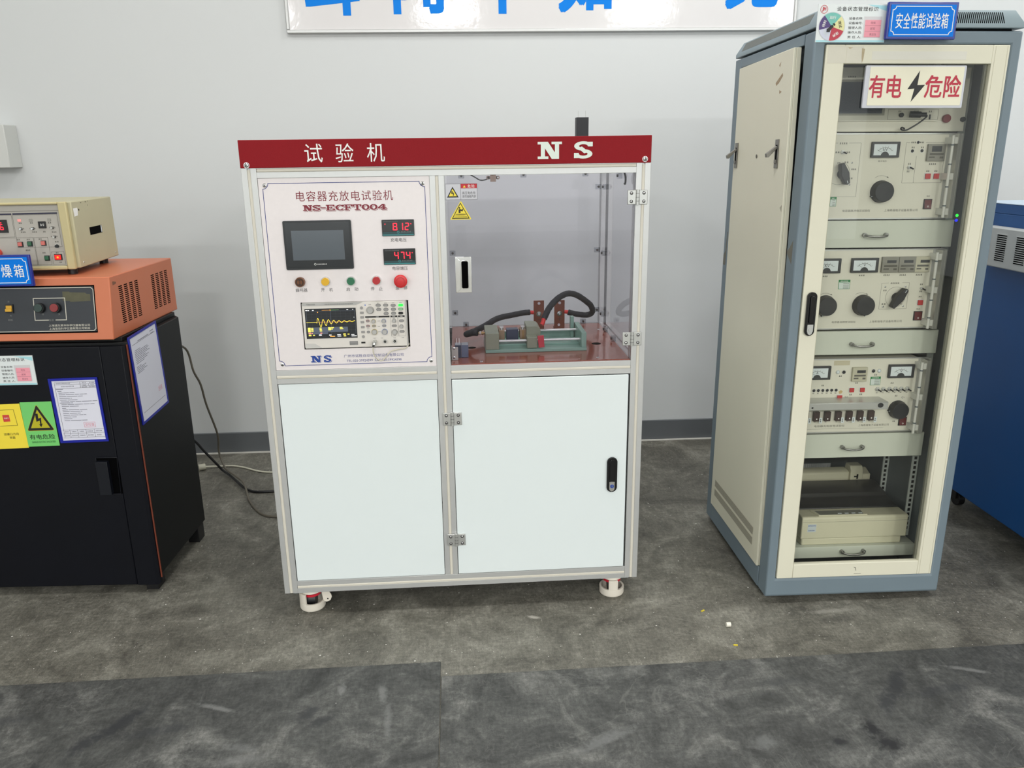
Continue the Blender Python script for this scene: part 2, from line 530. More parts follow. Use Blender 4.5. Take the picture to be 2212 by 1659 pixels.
def slab(mb, ch, u0, u1, v0, v1, n, m, F=None):
    """slab-serif capitals and figures"""
    lev = [n]
    def P(pts):
        lev[0] += 4e-6
        mb.add([(u0 + (u1 - u0) * x, v0 + (v1 - v0) * y, lev[0]) for x, y in pts], [tuple(range(len(pts)))], m, F)
    def R(a, b, c, d):
        P([(a, c), (b, c), (b, d), (a, d)])
    def S(pts, wx, wy):
        q = []
        for i in range(len(pts)):
            a, b = pts[max(i - 1, 0)], pts[min(i + 1, len(pts) - 1)]
            dx, dy = b[0] - a[0], b[1] - a[1]
            l = math.hypot(dx, dy)
            q.append((-dy / l * wx / 2, dx / l * wy / 2))
        for i in range(len(pts) - 1):
            P([(pts[i][0] - q[i][0], pts[i][1] - q[i][1]), (pts[i + 1][0] - q[i + 1][0], pts[i + 1][1] - q[i + 1][1]),
               (pts[i + 1][0] + q[i + 1][0], pts[i + 1][1] + q[i + 1][1]), (pts[i][0] + q[i][0], pts[i][1] + q[i][1])])
    if ch == 'N':
        R(0, .36, .85, 1); R(.13, .30, 0, 1); R(0, .44, 0, .15)
        P([(.13, 1), (.42, 1), (.88, 0), (.58, 0)]); R(.71, .88, 0, 1); R(.57, 1, .85, 1)
    elif ch == 'S':
        S(arc(.5, .73, .36, .19, 15, 250), .27, .17); S(arc(.5, .27, .36, .19, 90, -165), .27, .17)
        P([(.2, .62), (.42, .70), (.80, .38), (.55, .30)]); R(.74, 1, .70, .97); R(0, .26, .03, .33)
    elif ch == 'E':
        R(0, .2, .0, .15); R(0, .2, .85, 1); R(.12, .36, 0, 1); R(.12, .95, 0, .15); R(.12, .92, .85, 1); R(.3, .66, .43, .57)
        R(.8, 1, 0, .32); R(.78, .95, .68, 1); R(.58, .7, .36, .64)
    elif ch == 'F':
        R(0, .55, 0, .15); R(0, .2, .85, 1); R(.12, .36, 0, 1); R(.12, .95, .85, 1); R(.3, .66, .43, .57); R(.8, 1, .64, 1); R(.58, .7, .34, .66)
    elif ch == 'C':
        S(arc(.54, .5, .38, .42, 30, 330), .26, .15); R(.8, 1, .62, .97)
    elif ch == 'T':
        R(.38, .62, 0, 1); R(.2, .8, 0, .15); R(0, 1, .85, 1); R(0, .18, .6, 1); R(.82, 1, .6, 1)
    elif ch == '0':
        S(arc(.5, .5, .36, .42, 0, 360, 24), .27, .16)
    elif ch == '4':
        R(.55, .8, 0, 1); R(.38, 1, 0, .13); P([(.5, 1), (.72, 1), (.24, .38), (0, .38)]); R(0, 1, .24, .40)
    elif ch == '-':
        R(0, 1, .4, .58)

SEGS = {'0': 'abcdef', '1': 'bc', '2': 'abged', '4': 'fgbc', '6': 'afgedc', '7': 'abc', '8': 'abcdefg', '-': 'g'}
def seven(mb, ch, u0, u1, v0, v1, n, m, F=None):
    t = (u1 - u0) * 0.2
    mid = (v0 + v1) / 2
    for s in SEGS[ch]:
        r = dict(a=(u0 + t, u1 - t, v1 - t, v1), g=(u0 + t, u1 - t, mid - t / 2, mid + t / 2), d=(u0 + t, u1 - t, v0, v0 + t),
                 f=(u0, u0 + t, mid + t * .3, v1 - t * .3), b=(u1 - t, u1, mid + t * .3, v1 - t * .3), e=(u0, u0 + t, v0 + t * .3, mid - t * .3), c=(u1 - t, u1, v0 + t * .3, mid - t * .3))[s]
        mb.box(*r, n - 2e-4, n, m, F)

def rrect(u0, u1, v0, v1, r, k=6):
    p = []
    for cx, cy, a in ((u1 - r, v1 - r, 0), (u0 + r, v1 - r, 90), (u0 + r, v0 + r, 180), (u1 - r, v0 + r, 270)):
        p += [(cx + r * math.cos(math.radians(a + 90 * i / k)), cy + r * math.sin(math.radians(a + 90 * i / k))) for i in range(k + 1)]
    return p

def screw_head(mb, u, v, n, r, m, F=None, cross=True):
    mb.dome(u, v, n, r * 0.5, r, m, F, 14, 3)
    if cross:
        mb.box(u - r * .5, u + r * .5, v - r * .12, v + r * .12, n, n + r * .52, DARKTXT, F)
        mb.box(u - r * .12, u + r * .12, v - r * .5, v + r * .5, n, n + r * .52, DARKTXT, F)

def single(mb, name, label, cat, base, Mx=Matrix.Identity(4), group=None, bevel=0.0):
    OFF['__single'] = Vector(base)
    mb.v = [p - Vector(base) for p in mb.v]
    o = mb.build(name, None, bevel)
    o.matrix_world = Mx @ Matrix.Translation(Vector(base))
    o['label'] = label
    o['category'] = cat
    if group:
        o['group'] = group
    return o

# ------------------------------------------------------------------ the room
structure(MB(XYZ, FLOOR_M).box(-3.5, 6.5, -9.2, 1.75, -0.1, 0).build('floor'))
structure(MB(XYZ, CEIL_M).box(-3.5, 6.5, -9.2, 1.75, CEIL, CEIL + 0.1).build('ceiling'))
WM = Matrix.Translation((0, 1.4928, 0)) @ Matrix.Rotation(math.atan(math.tan(-0.0156)), 4, 'Z')
o = structure(MB(XYZ, WHITE_WALL).box(-3.6, 6.6, 0, 0.12, 0, CEIL).build('wall_back'))
o.matrix_world = WM
structure(MB(XYZ, WHITE_WALL).box(-3.6, -3.5, -9.2, 1.7, 0, CEIL).build('wall_left'))
structure(MB(XYZ, WHITE_WALL).box(6.5, 6.6, -9.2, 1.7, 0, CEIL).build('wall_right'))
structure(MB(XYZ, WHITE_WALL).box(-3.5, 6.5, -9.3, -9.2, 0, CEIL).build('wall_front'))
BASEB = M('skirting_grey', (98, 102, 105), 0.5, var=0.1, scale=6)
o = structure(MB(XYZ, BASEB).box(-3.5, 6.5, -0.012, 0, 0, 0.1023).build('baseboard_back', bevel=0.002))
o.matrix_world = WM
o = structure(MB(XYZ, M('skirting_joint', (206, 204, 196), 0.8, var=0.25, scale=15)).poly([(-3.5, -0.026), (6.5, -0.026), (6.5, -0.012), (-3.5, -0.012)], 0, 0.004).build('trim_1'))
o.matrix_world = WM

# floor mats
m = MB(XYZ, MAT_M).box(-1.35, 0.4805, -0.82, -0.2785, 0, 0.004)
single(m, 'rubber_mat', 'dark grey scuffed rubber mat, left one, back edge nearer the test machine', 'mat', (-0.43, -0.55, 0), Matrix.Rotation(0.0022, 4, 'Z'), 'floor mats', 0.001)
m = MB(XYZ, MAT_M).box(0.4835, 2.75, -0.795, -0.3445, 0, 0.004)
single(m, 'rubber_mat', 'long dark grey rubber mat with a black stain, running along the right foreground', 'mat', (1.6, -0.57, 0), Matrix.Rotation(0.0022, 4, 'Z'), 'floor mats', 0.001)
# litter on the concrete
single(MB(XYZ, M('white_cap_plastic', (232, 228, 214), 0.5)).cyl(0, 0, 0, 0.013, 0.007, F=Frame((1.354, -0.174, 0.007), (0, 0, 1), (0, 1, 0))),
       'bottle_cap', 'tiny white plastic cap lying on the concrete in front of the grey rack', 'cap', (1.354, -0.174, 0))
for (x, y, r, lb) in ((1.296, -0.085, 0.5, 'tiny yellow plastic scrap on the concrete, the one farther from the mat'), (1.337, -0.27, -0.2, 'tiny yellow plastic scrap on the concrete just above the mat edge')):
    single(MB(XYZ, M('yellow_scrap', (216, 196, 60), 0.5)).box(-0.006, 0.006, -0.002, 0.002, 0, 0.003, F=XYZ.at(x, y, 0, r)), 'plastic_scrap', lb, 'litter', (x, y, 0), group='yellow scraps on the floor')

# whiteboard-like slogan board on the wall
BOARD = M('glossy_board', (226, 224, 224), 0.08, var=0.01, bump=0.10, bscale=45)
t = thing('slogan_board', 'glossy white board with big blue characters high on the wall', 'sign board', (0.97, 0, 1.893), WM)
MB(FRONT, BOARD).box(-0.118, 2.062, 1.905, 2.62, 0.003, 0.014).build('board_face', t)
fr = MB(FRONT, ALU)
fr.box(-0.131, 2.075, 1.893, 1.907, 0.0, 0.02).box(-0.131, 2.075, 2.618, 2.632, 0.0, 0.02)
fr.box(-0.131, -0.117, 1.907, 2.618, 0.0, 0.02).box(2.061, 2.075, 1.907, 2.618, 0.0, 0.02)
fr.build('frame', t, 0.003)
for ch, u0, u1, v0, v1 in (('耳', -0.045, 0.185, 1.962, 2.27), ('闻', 0.325, 0.54, 1.966, 2.27), ('不', 0.665, 0.915, 1.966, 2.25), ('如', 1.03, 1.26, 1.970, 2.27), ('一', 1.39, 1.62, 2.10, 2.14), ('见', 1.755, 1.99, 1.980, 2.26)):
    mb = MB(FRONT, BLUECH).text(ch, u0, u1, v0, v1, 0.0145, bold=0.024 if ch != '一' else 0, res=4)
    mb.build('lettering', t)
# grey white box on the wall at the left edge
single(MB(FRONT, M('wall_box_paint', (208, 210, 206), 0.5)).box(-1.62, -1.327, 1.359, 1.535, 0, 0.1), 'wall_box', 'pale grey box mounted on the wall at the left picture edge', 'wall box', (-1.47, 0, 1.359), WM, bevel=0.003)

# ------------------------------------------------------------------ capacitor test machine (aluminium frame cabinet)
SEC = []
for a in range(4):
    for (x, y) in ((-.020, -.020), (-.0042, -.020), (-.0042, -.0155), (.0042, -.0155), (.0042, -.020)):
        for _ in range(a):
            x, y = -y, x
        SEC.append((x, y))
FX, FY, FZ = rside(0), Frame((0, 0, 0), (0, 0, 1), (1, 0, 0)), XYZ
def profile(mb, axis, c1, c2, a0, a1):
    mb.poly([(c1 + x, c2 + y) for x, y in SEC], a0, a1, ALU, {'x': FX, 'y': FY, 'z': FZ}[axis])
def strip_v(mb, x, z0, z1):
    mb.poly([(x - .0041, 0), (x + .0041, 0), (x + .0041, -.003), (x + .0025, -.0046), (x - .0025, -.0046), (x - .0041, -.003)], z0, z1, STRIP, Frame((0, .0035, 0), (1, 0, 0), (0, 1, 0)))
def strip_h(mb, z, x0, x1):
    mb.poly([(0, z - .0041), (0, z + .0041), (-.003, z + .0041), (-.0046, z + .0025), (-.0046, z - .0025), (-.003, z - .0041)], x0, x1, STRIP, Frame((0, .0035, 0), (0, 1, 0), (0, 0, 1)))

mach = thing('test_machine', 'white capacitor test machine in an aluminium frame with red header, on castors', 'test machine', (0.55, 0.285, 0))
XL, XM, XR, YB = 0.0165, 0.515, 1.083, 0.5515
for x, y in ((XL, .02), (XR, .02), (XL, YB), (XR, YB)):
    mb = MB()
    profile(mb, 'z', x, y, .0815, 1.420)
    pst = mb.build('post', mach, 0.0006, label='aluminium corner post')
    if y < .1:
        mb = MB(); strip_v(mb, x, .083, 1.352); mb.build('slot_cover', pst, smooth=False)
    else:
        MB(XYZ, M('slot_shade', (58, 56, 58), .7)).box(x - .0044, x + .0044, y - .0203, y - .016, .083, 1.42).build('slot_shade_strip', pst, smooth=False, label='dark strip standing in for slot shade')  # dark strip added so the rear post slots read as shaded
mb = MB(); profile(mb, 'z', XM, .02, .1215, 1.33)
pst = mb.build('post', mach, 0.0006, label='aluminium middle post')
for z0, z1 in ((.1215, .757), (.7972, 1.33)):
    mb = MB(); strip_v(mb, XM, .1225, 1.329)
mb.build('slot_cover', pst, smooth=False)
for (x0, x1, z) in ((.0365, 1.063, 1.35), (.0365, .495, .777), (.535, 1.063, .777), (.0365, 1.063, .1015)):
    mb = MB(); profile(mb, 'x', .02, z, x0, x1)
    r = mb.build('rail', mach, 0.0006, label='front aluminium rail')
    mb = MB(); strip_h(mb, z, x0 + .001, x1 - .001); mb.build('slot_cover', r, smooth=False)
for z in (1.35, .777, .1015):
    mb = MB(); profile(mb, 'x', YB, z, .0365, 1.063); mb.build('rail', mach, label='rear aluminium rail')
    for x in (XL, XR):
        mb = MB(); profile(mb, 'y', z, x, .04, .5315); mb.build('rail', mach, label='side aluminium rail')

# red header lid
hd = MB(XYZ, RED)
hd.box(-.0034, 1.1026, -.004, -.001, 1.3564, 1.428).box(-.0034, 1.1026, .573, .576, 1.3564, 1.428)
hd.box(-.0034, -.0034 + .003, -.001, .573, 1.3564, 1.428).box(1.0996, 1.1026, -.001, .573, 1.3564, 1.428)
hd.box(-.0004, 1.0996, -.001, .030, 1.4255, 1.428).box(-.0004, 1.0996, .545, .573, 1.4255, 1.428).box(-.0004, .530, .030, .545, 1.4255, 1.428).box(1.070, 1.0996, .030, .545, 1.4255, 1.428)
hd = hd.build('header_lid', mach, 0.0015, label='red textured header lid')
for ch, a, b in (('试', .168, .215), ('验', .249, .297), ('机', .332, .379)):
    MB(front(-.004)).text(ch, a, b, 1.3685, 1.4165, .0004, WHITE, bold=-.012).build('lettering', hd, smooth=False)
HW = M('header_letter_white', (222, 232, 222), 0.5)
for ch, a, b in (('N', .790, .856), ('S', .889, .940)):
    mb = MB(front(-.004)); slab(mb, ch, a, b, 1.3695, 1.4142, .0005, HW); mb.build('lettering', hd, smooth=False)
for x, z in ((.0138, 1.364), (1.0852, 1.366)):
    mb = MB(front(-.004)); mb.cyl(x, z, 0, .0012, .0075, CHROME).dome(x, z, .0012, .0045, .0068, CHROME); mb.cyl(x, z, .0056, .006, .0022, DARKTXT, seg=6); mb.build('bolt', hd)

# silver control panel (with a cut-out for the oscilloscope)
cp = MB(front(.003), PLATE)
U0, U1, V0, V1 = .0372, .4945, .7975, 1.3295
A0, A1, B0, B1 = .1215, .4215, .8565, .9915
cp.box(U0, A0, V0, V1, -.003, 0).box(A1, U1, V0, V1, -.003, 0).box(A0, A1, V0, B0, -.003, 0).box(A0, A1, B1, V1, -.003, 0)
notch_border(cp, .0485, .4815, .8105, 1.316, .0145, .0016, .0003, NAVYLINE)
cp.text('电容器充放电试验机', .1345, .3945, 1.2675, 1.2945, .0003, MAROON, bold=-.018, spacing=1.15)
x = .150
MODEL = 'NS-ECFT004'
wds = [.0265, .0225, .0150, .0255, .0255, .0240, .0245, .0225, .0225, .0250]
for dx, dz, n, mm in ((.0022, -.0022, .0002, MAROON), (.0011, -.0011, .0003, PLATE), (0, 0, .0005, MAROON)):
    x = .1505
    for ch, wd in zip(MODEL, wds):
        slab(cp, ch, x + dx, x + wd - .0012 + dx, 1.2425 + dz, 1.2578 + dz, n, mm)
        x += wd - .0008
for dx, dz, n, mm in ((.0020, -.0020, .0002, BLUETXT), (.001, -.001, .0003, PLATE), (0, 0, .0005, BLUETXT)):
    slab(cp, 'N', .1370 + dx, .1670 + dx, .8185 + dz, .8375 + dz, n, mm)
    slab(cp, 'S', .1735 + dx, .1945 + dx, .8180 + dz, .8380 + dz, n, mm)
cp.text('广州市诺胜自动化控制设备有限公司', .231, .4005, .8295, .8385, .0003, NAVYLINE, bold=-.006)
cp.text('TEL:020-39924399  FAX:020-39924398', .238, .394, .8165, .8232, .0003, NAVYLINE)
cp.text('充电电压', .3815, .4255, 1.1548, 1.1652, .0003, DARKTXT, bold=-.005)
cp.text('电容端压', .3825, .4250, 1.0765, 1.0868, .0003, DARKTXT, bold=-.005)
cp.text('蜂鸣器', .1115, .1440, 1.0215, 1.0320, .0003, DARKTXT, bold=-.005)
for a, b, c, d in (('开', '机', .1815, .2140), ('启', '动', .2510, .2840), ('停', '止', .3190, .3520), ('急', '停', .3880, .4210)):
    cp.text(a, c, c + .0100, 1.0210, 1.0313, .0003, DARKTXT, bold=-.005)
    cp.text(b, d - .0100, d, 1.0210, 1.0313, .0003, DARKTXT, bold=-.005)
cp = cp.build('control_panel', mach, smooth=False, label='silver control panel with printed text')
for x, z in ((.054, 1.311), (.476, 1.310), (.056, .8145), (.479, .8135)):
    mb = MB(front(.003)); screw_head(mb, x, z, 0, .0058, CHROME); mb.build('screw', cp)
# touch screen
ts = MB(front(.003)); ts.poly(rrect(.0930, .2770, 1.0840, 1.2170, .004), 0, .006, M('screen_bezel', (34, 37, 40), 0.22))
ts.poly(rrect(.098, .272, 1.090, 1.212, .003), .006, .0064, M('screen_bezel_inner', (40, 43, 46), 0.12))
ts = ts.build('touch_screen', mach, 0.0012, label='black framed touch screen, switched off')
MB(front(.003)).box(.1140, .2550, 1.1100, 1.1905, .0060, .0068, M('dark_lcd', (86, 93, 100), 0.1)).build('display', ts)
mb = MB(front(.003)); mb.ring(.1725, 1.0985, .0064, .0066, .0022, .0030, WHITE); mb.ticks(.178, .205, 1.0985, .003, .0067, WHITE); mb.build('logo_print', ts)
# digital meters
for (z0, digs, dots) in ((1.1710, '812', (.369, 1.2035)), (1.0920, '474', None)):
    mt = MB(front(.003))
    mt.poly(rrect(.3600, .4480, z0, z0 + .0440, .0015), 0, .0040, BLACK)
    mt.box(.3615, .4465, z0 + .011, z0 + .0425, .0040, .0044, M('meter_window', (32, 33, 34), 0.12))
    mt.box(.3615, .4465, z0 + .0015, z0 + .0045, .0040, .0044, M('meter_teal', (52, 128, 130), 0.3))
    mt.box(.3615, .4465, z0 + .0045, z0 + .0110, .0040, .0044, M('meter_teal_dark', (28, 66, 70), 0.3))
    mt.ring(.404, z0 + .010, .0044, .0046, .0022, .0036, M('meter_teal', (52, 128, 130)))
    mt.ticks(.411, .440, z0 + .011, .0035, .0046, M('meter_grey_print', (120, 124, 124)))
    mt.ticks(.364, .404, z0 + .0395, .0018, .0046, M('meter_grey_print', (120, 124, 124)))
    mt = mt.build('digital_meter', mach, label='small black meter reading ' + digs)
    dg = MB(front(.003))
    for k, ch in enumerate(digs):
        u = .3900 + k * .0162
        seven(dg, ch, u, u + .0118, z0 + .0155, z0 + .0355, .0048, REDLED)
    dg.cyl(.4395, z0 + .0325, .0046, .0048, .0013, REDLED, seg=10)
    if dots:
        dg.cyl(dots[0], dots[1], .0046, .0048, .0013, REDLED, seg=10)
    dg.build('digits', mt, smooth=False, label='red glowing digits')
# buzzer, push buttons, emergency stop
mb = MB(front(.003)); BUZ = M('buzzer_brown', (112, 66, 34), 0.35); BUZD = M('buzzer_dark', (52, 30, 18), 0.5)
mb.cyl(.1265, 1.0500, 0, .011, .0138, BUZ, r2=.0132)
mb.ring(.1265, 1.0500, .011, .0114, .0075, .0110, BUZD)
for a in (60, 240):
    mb.ring(.1265, 1.05, .011, .0115, .003, .0068, BUZD, seg=8, a0=math.radians(a), a1=math.radians(a + 60))
mb.cyl(.1265, 1.05, .011, .0116, .0012, BLACK, seg=10)
mb.build('buzzer', mach, label='brown round buzzer')
for x, nm, rgb in ((.1962, 'yellow', (222, 172, 34)), (.2662, 'green', (38, 108, 74)), (.3367, 'red', (178, 38, 44))):
    mb = MB(front(.003)); mb.cyl(x, 1.0497, 0, .006, .0138, CHROME, r2=.0128)
    pb = mb.build('push_button', mach, label=nm + ' push button with chrome ring')
    mb = MB(front(.003), M('button_' + nm, rgb, 0.35)); mb.cyl(x, 1.0497, .006, .0125, .0112, r2=.0106); mb.build('cap', pb)
mb = MB(front(.003)); mb.cyl(.4045, 1.0480, 0, .012, .0125, M('estop_collar', (190, 40, 44), 0.4))
es = mb.build('emergency_stop', mach, label='large red mushroom emergency stop')
mb = MB(front(.003), M('estop_red', (206, 44, 48), 0.35)); mb.cyl(.4045, 1.048, .012, .020, .0165, r2=.0185).dome(.4045, 1.048, .020, .004, .0185); mb.ring(.4045, 1.048, .0205, .0240, .0105, .0120, M('estop_collar', (190, 40, 44))); mb.build('mushroom_head', es)

# lower left fixed panel, inner sheets, back and sides
MB(XYZ, SHEETW).box(.0385, .4935, .0015, .006, .1225, .7555).build('lower_panel', mach, 0.0008, label='plain white lower panel')
MB(XYZ, SHEETW).box(.0125, .0165, .04, .5315, .1215, 1.33).build('side_panel', mach, label='white left side panel')
MB(XYZ, SHEETW).box(1.083, 1.087, .04, .5315, .1215, .757).build('side_panel', mach, label='white lower right side panel')
mb = MB(XYZ, SHEETW).box(.0365, 1.063, .548, .551, .1215, .757).box(.0365, .505, .548, .551, .797, 1.33); mb.build('back_panel', mach)
MB(XYZ, SHEETW).box(.503, .507, .0405, .5315, .797, 1.33).build('divider_panel', mach)
# lower right door
dr = MB(XYZ, SHEETW).box(.5365, 1.0575, -.003, .004, .1240, .7545).build('lower_door', mach, 0.0015, label='white hinged lower door')
mb = MB(front(-.003)); mb.poly(rrect(.998, 1.0295, .3835, .4965, .0155, 8), 0, .007, GLOSSBLACK)
lk = mb.build('lock_handle', dr, 0.0012, label='black swing lock handle')
mb = MB(front(-.003)); mb.poly(rrect(1.006, 1.0215, .421, .489, .006), .007, .0095, GLOSSBLACK); mb.build('lever', lk, 0.001)
mb = MB(front(-.003)); mb.poly([(1.0055, .4175), (1.0055, .3935), (1.0085, .3885), (1.0135, .3865), (1.0185, .3885), (1.0215, .3935), (1.0215, .4175)], .007, .0088, CHROME); mb.cyl(1.0137, .4035, .0088, .0098, .0058, M('key_blue', (40, 70, 150), .35)); mb.box(1.0131, 1.0143, .400, .407, .0098, .0101, CHROME)
mb.build('key_lock', lk)

# transparent door, back and right panes
ACR = glass('tinted_acrylic', (0.925, 0.915, 0.945), 1.42, 0.0)
ACR2 = glass('clear_acrylic', (0.955, 0.955, 0.965), 1.42, 0.0)
CLIPM = glass('clip_plastic', (0.80, 0.81, 0.83), 1.5, 0.05)
MB(XYZ, ACR2).box(.5305, 1.0695, .0305, .5445, 1.4230, 1.4275).build('top_pane', mach, smooth=False, label='clear acrylic top pane')
MB(XYZ, ACR2).box(.5355, 1.0625, .5330, .5370, .7975, 1.3300).build('back_pane', mach, smooth=False, label='clear acrylic rear pane')
MB(XYZ, ACR2).box(1.0640, 1.0680, .0405, .5310, .7975, 1.3300).build('side_pane', mach, smooth=False, label='clear acrylic right side pane')
ad = MB(XYZ, ACR).box(.5365, 1.0610, -.001, .004, .7990, 1.3290).build('acrylic_door', mach, smooth=False, label='tinted transparent upper door')
HX0, HX1, HZ0, HZ1 = .5575, .6025, 1.0095, 1.1100
mb = MB(front(-.001), CHROME)
mb.box(HX0, HX1, HZ0, HZ1, 0, .0015)
mb.poly([(HX0, HZ0), (HX0 + .0135, HZ0 + .010), (HX0 + .0135, HZ1 - .010), (HX0, HZ1)], .0015, .007)
fr_ = rrect(.5725, .5950, 1.0200, 1.1000, .005)
mb.poly(fr_, .0015, .0035)
ph = mb.build('pull_handle', ad, 0.0012, label='chrome flush pull handle')
MB(front(-.001), VOID).poly(rrect(.5745, .5930, 1.0220, 1.0980, .004), .0035, .0038).build('recess', ph, smooth=False)
# stickers on the acrylic door
YEL = M('sticker_yellow', (238, 216, 62), 0.45)
SBLK = M('sticker_black', (22, 22, 22), 0.5)
def tri(cx, z0, h, wd):
    return [(cx - wd / 2, z0), (cx + wd / 2, z0), (cx, z0 + h)]
BOLT = [(.08, 1), (.52, 1), (.46, .64), (.92, .70), (.80, .24), (1.0, .26), (.68, 0), (.40, .20), (.58, .21), (.62, .48), (.08, .40)]
def bolt(mb, u0, u1, v0, v1, n, m):
    mb.poly([(u0 + (u1 - u0) * x, v0 + (v1 - v0) * y) for x, y in BOLT], n - 2e-4, n, m)
def shock_triangle(mb, cx, z0, h, wd, n, yel, blk, k=.12):
    mb.poly(tri(cx, z0, h, wd), n, n + 2e-4, blk)
    mb.poly(tri(cx, z0 + h * k, h * (1 - 2.6 * k), wd * (1 - 2.6 * k)), n + 2e-4, n + 4e-4, yel)
    bolt(mb, cx - wd * .13, cx + wd * .13, z0 + h * .16, z0 + h * .58, n + 6e-4, blk)
mb = MB(front(-.001)); SW = M('sticker_white', (200, 200, 206), .4)
mb.box(.5370, .6240, 1.2650, 1.3080, 0, 2e-4, SW)
mb.line([(.5375, 1.2655), (.6235, 1.2655), (.6235, 1.3075), (.5375, 1.3075)], .0007, 2e-4, 3e-4, DARKTXT, close=True)
mb.line([(.579, 1.2655), (.579, 1.3075)], .0007, 2e-4, 3e-4, DARKTXT)
mb.box(.5795, .6232, 1.2955, 1.3072, 2e-4, 4e-4, M('sticker_red', (186, 30, 44), .45))
mb.poly(tri(.589, 1.2975, .0065, .0075), 4e-4, 5e-4, YEL)
mb.text('危险', .598, .617, 1.2968, 1.3055, 5.5e-4, WHITE, spacing=1.25)
mb.text('高压电危险', .583, .6190, 1.2795, 1.2870, 3e-4, DARKTXT, spacing=1.1, bold=0)
mb.text('请勿接触内部', .583, .6200, 1.2705, 1.2775, 3e-4, DARKTXT, bold=0)
shock_triangle(mb, .5570, 1.2715, .0290, .0320, 2e-4, YEL, SBLK)
mb.build('high_voltage_sticker', ad, smooth=False, label='white high voltage warning sticker')
mb = MB(front(-.001))
mb.poly([(.5495, 1.2120), (.6045, 1.2120), (.6055, 1.2145), (.5795, 1.2610), (.5770, 1.2610), (.5485, 1.2145)], 0, 2e-4, YEL)
mb.poly(tri(.5770, 1.2145, .0435, .0490), 2e-4, 3e-4, SBLK); mb.poly(tri(.5770, 1.2168, .0375, .0420), 3e-4, 4e-4, YEL)
mb.cyl(.5740, 1.2435, 4e-4, 5e-4, .0024, SBLK, seg=12); mb.poly([(.5715, 1.2300), (.5765, 1.2300), (.5770, 1.2360), (.5820, 1.2340), (.5850, 1.2385), (.5815, 1.2370), (.5770, 1.2405), (.5715, 1.2400)], 4e-4, 5e-4, SBLK)
mb.poly([(.5775, 1.2375), (.5830, 1.2415), (.5850, 1.2400), (.5795, 1.2360)], 4e-4, 5e-4, SBLK)
mb.text('必须按规程操作', .5625, .5920, 1.2230, 1.2283, 5e-4, SBLK, bold=.015)
mb.ticks(.5600, .5945, 1.2195, .0024, 5e-4, SBLK)
mb.build('operation_sticker', ad, smooth=False, label='yellow triangular warning sticker')

# hinges
def hinge(x, z, wd=.0555, h=.041):
    hg = MB(front(-.003), STEEL)
    hg.cyl(0, 0, -h / 2, h / 2, .0052, F=Frame((x, -.007, z), (1, 0, 0), (0, 1, 0), (0, 0, 1)), seg=16)
    for q in (-.25, 0, .25):
        hg.ring(0, 0, q * h - .0004, q * h + .0004, .0050, .0054, DARKTXT, F=Frame((x, -.007, z), (1, 0, 0), (0, 1, 0), (0, 0, 1)), seg=16)
    hg = hg.build('hinge', mach, label='silver hinge')
    for s in (-1, 1):
        lf = MB(front(-.003), STEEL)
        a, b = (x + s * .0045, x + s * wd / 2)
        lf.box(min(a, b), max(a, b), z - h / 2 + .001, z + h / 2 - .001, 0, .0045)
        lf = lf.build('leaf', hg, 0.0014)
        sw = MB(front(-.003))
        for q in (-1, 1):
            u, v = x + s * wd * .315, z + q * h * .275
            sw.ring(u, v, .0044, .0049, .0030, .0046, DARKTXT, seg=16)
            sw.dome(u, v, .0044, .0012, .0032, CHROME, seg=12, rings=3)
            sw.cyl(u, v, .0054, .0057, .0011, DARKTXT, seg=6)
        sw.build('screws', hg)
for hx, hz in ((.5342, .6360), (.5338, .2430), (1.0672, 1.2645), (1.0632, .8630)):
    hinge(hx, hz)

# work plate, clips, terminals inside the upper compartment
COPPERPLATE = M('bakelite_red_brown', (142, 74, 54), 0.16, var=0.08, scale=5, coat=.3)
wp = MB(XYZ, COPPERPLATE).box(.5370, 1.0620, .0060, .5320, .7900, .8000)
wp = wp.build('work_plate', mach, 0.0008, label='glossy red-brown bakelite base plate')
for hx, hy, hr in ((.997, .212, .0150), (.5995, .205, .0135)):
    MB(XYZ, VOID).cyl(hx, hy, .7999, .8003, hr, seg=32).build('cable_hole', wp, smooth=False)
for x, y in ((.625, .026), (.971, .032), (1.042, .423), (.969, .500)):
    mb = MB(XYZ); screw_head(mb, x, y, .8000, .0052, CHROME); mb.build('screw', wp)
def clip(x, y, z, F0='y', wd=.020, h=.017):
    mb = MB(XYZ, CLIPM)
    mb.box(x - wd / 2, x + wd / 2, y - .010, y, z - h / 2, z + h / 2)
    c = mb.build('clip', mach, 0.001, label='clear plastic pane clip')
    MB(front(y - .010)).cyl(x, z, -.002, .003, .0042, M('dark_screw', (70, 66, 64), .3, .6), seg=12).build('screw', c)
for x, z in ((1.051, 1.2745), (1.050, 1.061), (1.0515, .850), (.585, 1.3170), (.7945, 1.3175), (1.0055, 1.3180), (.5365 + .011, 1.060), (.5385 + .011, .851), (.5865, .8085), (1.0035, .8095)):
    clip(x, .5325, z)
for y, z in ((.44, 1.277), (.44, 1.06), (.44, .852), (.20, 1.318), (.38, .8095), (.24, .8095)):
    mb = MB(XYZ, CLIPM).box(1.051, 1.0635, y - .012, y + .012, z - .0085, z + .0085)
    c = mb.build('clip', mach, 0.001, label='clear plastic pane clip')
    mb = MB(Frame((1.051, 0, 0), (0, 1, 0), (0, 0, 1), (-1, 0, 0))).cyl(y, z, -.002, .003, .0042, M('dark_screw', (70, 66, 64), .3, .6), seg=12); mb.build('screw', c)
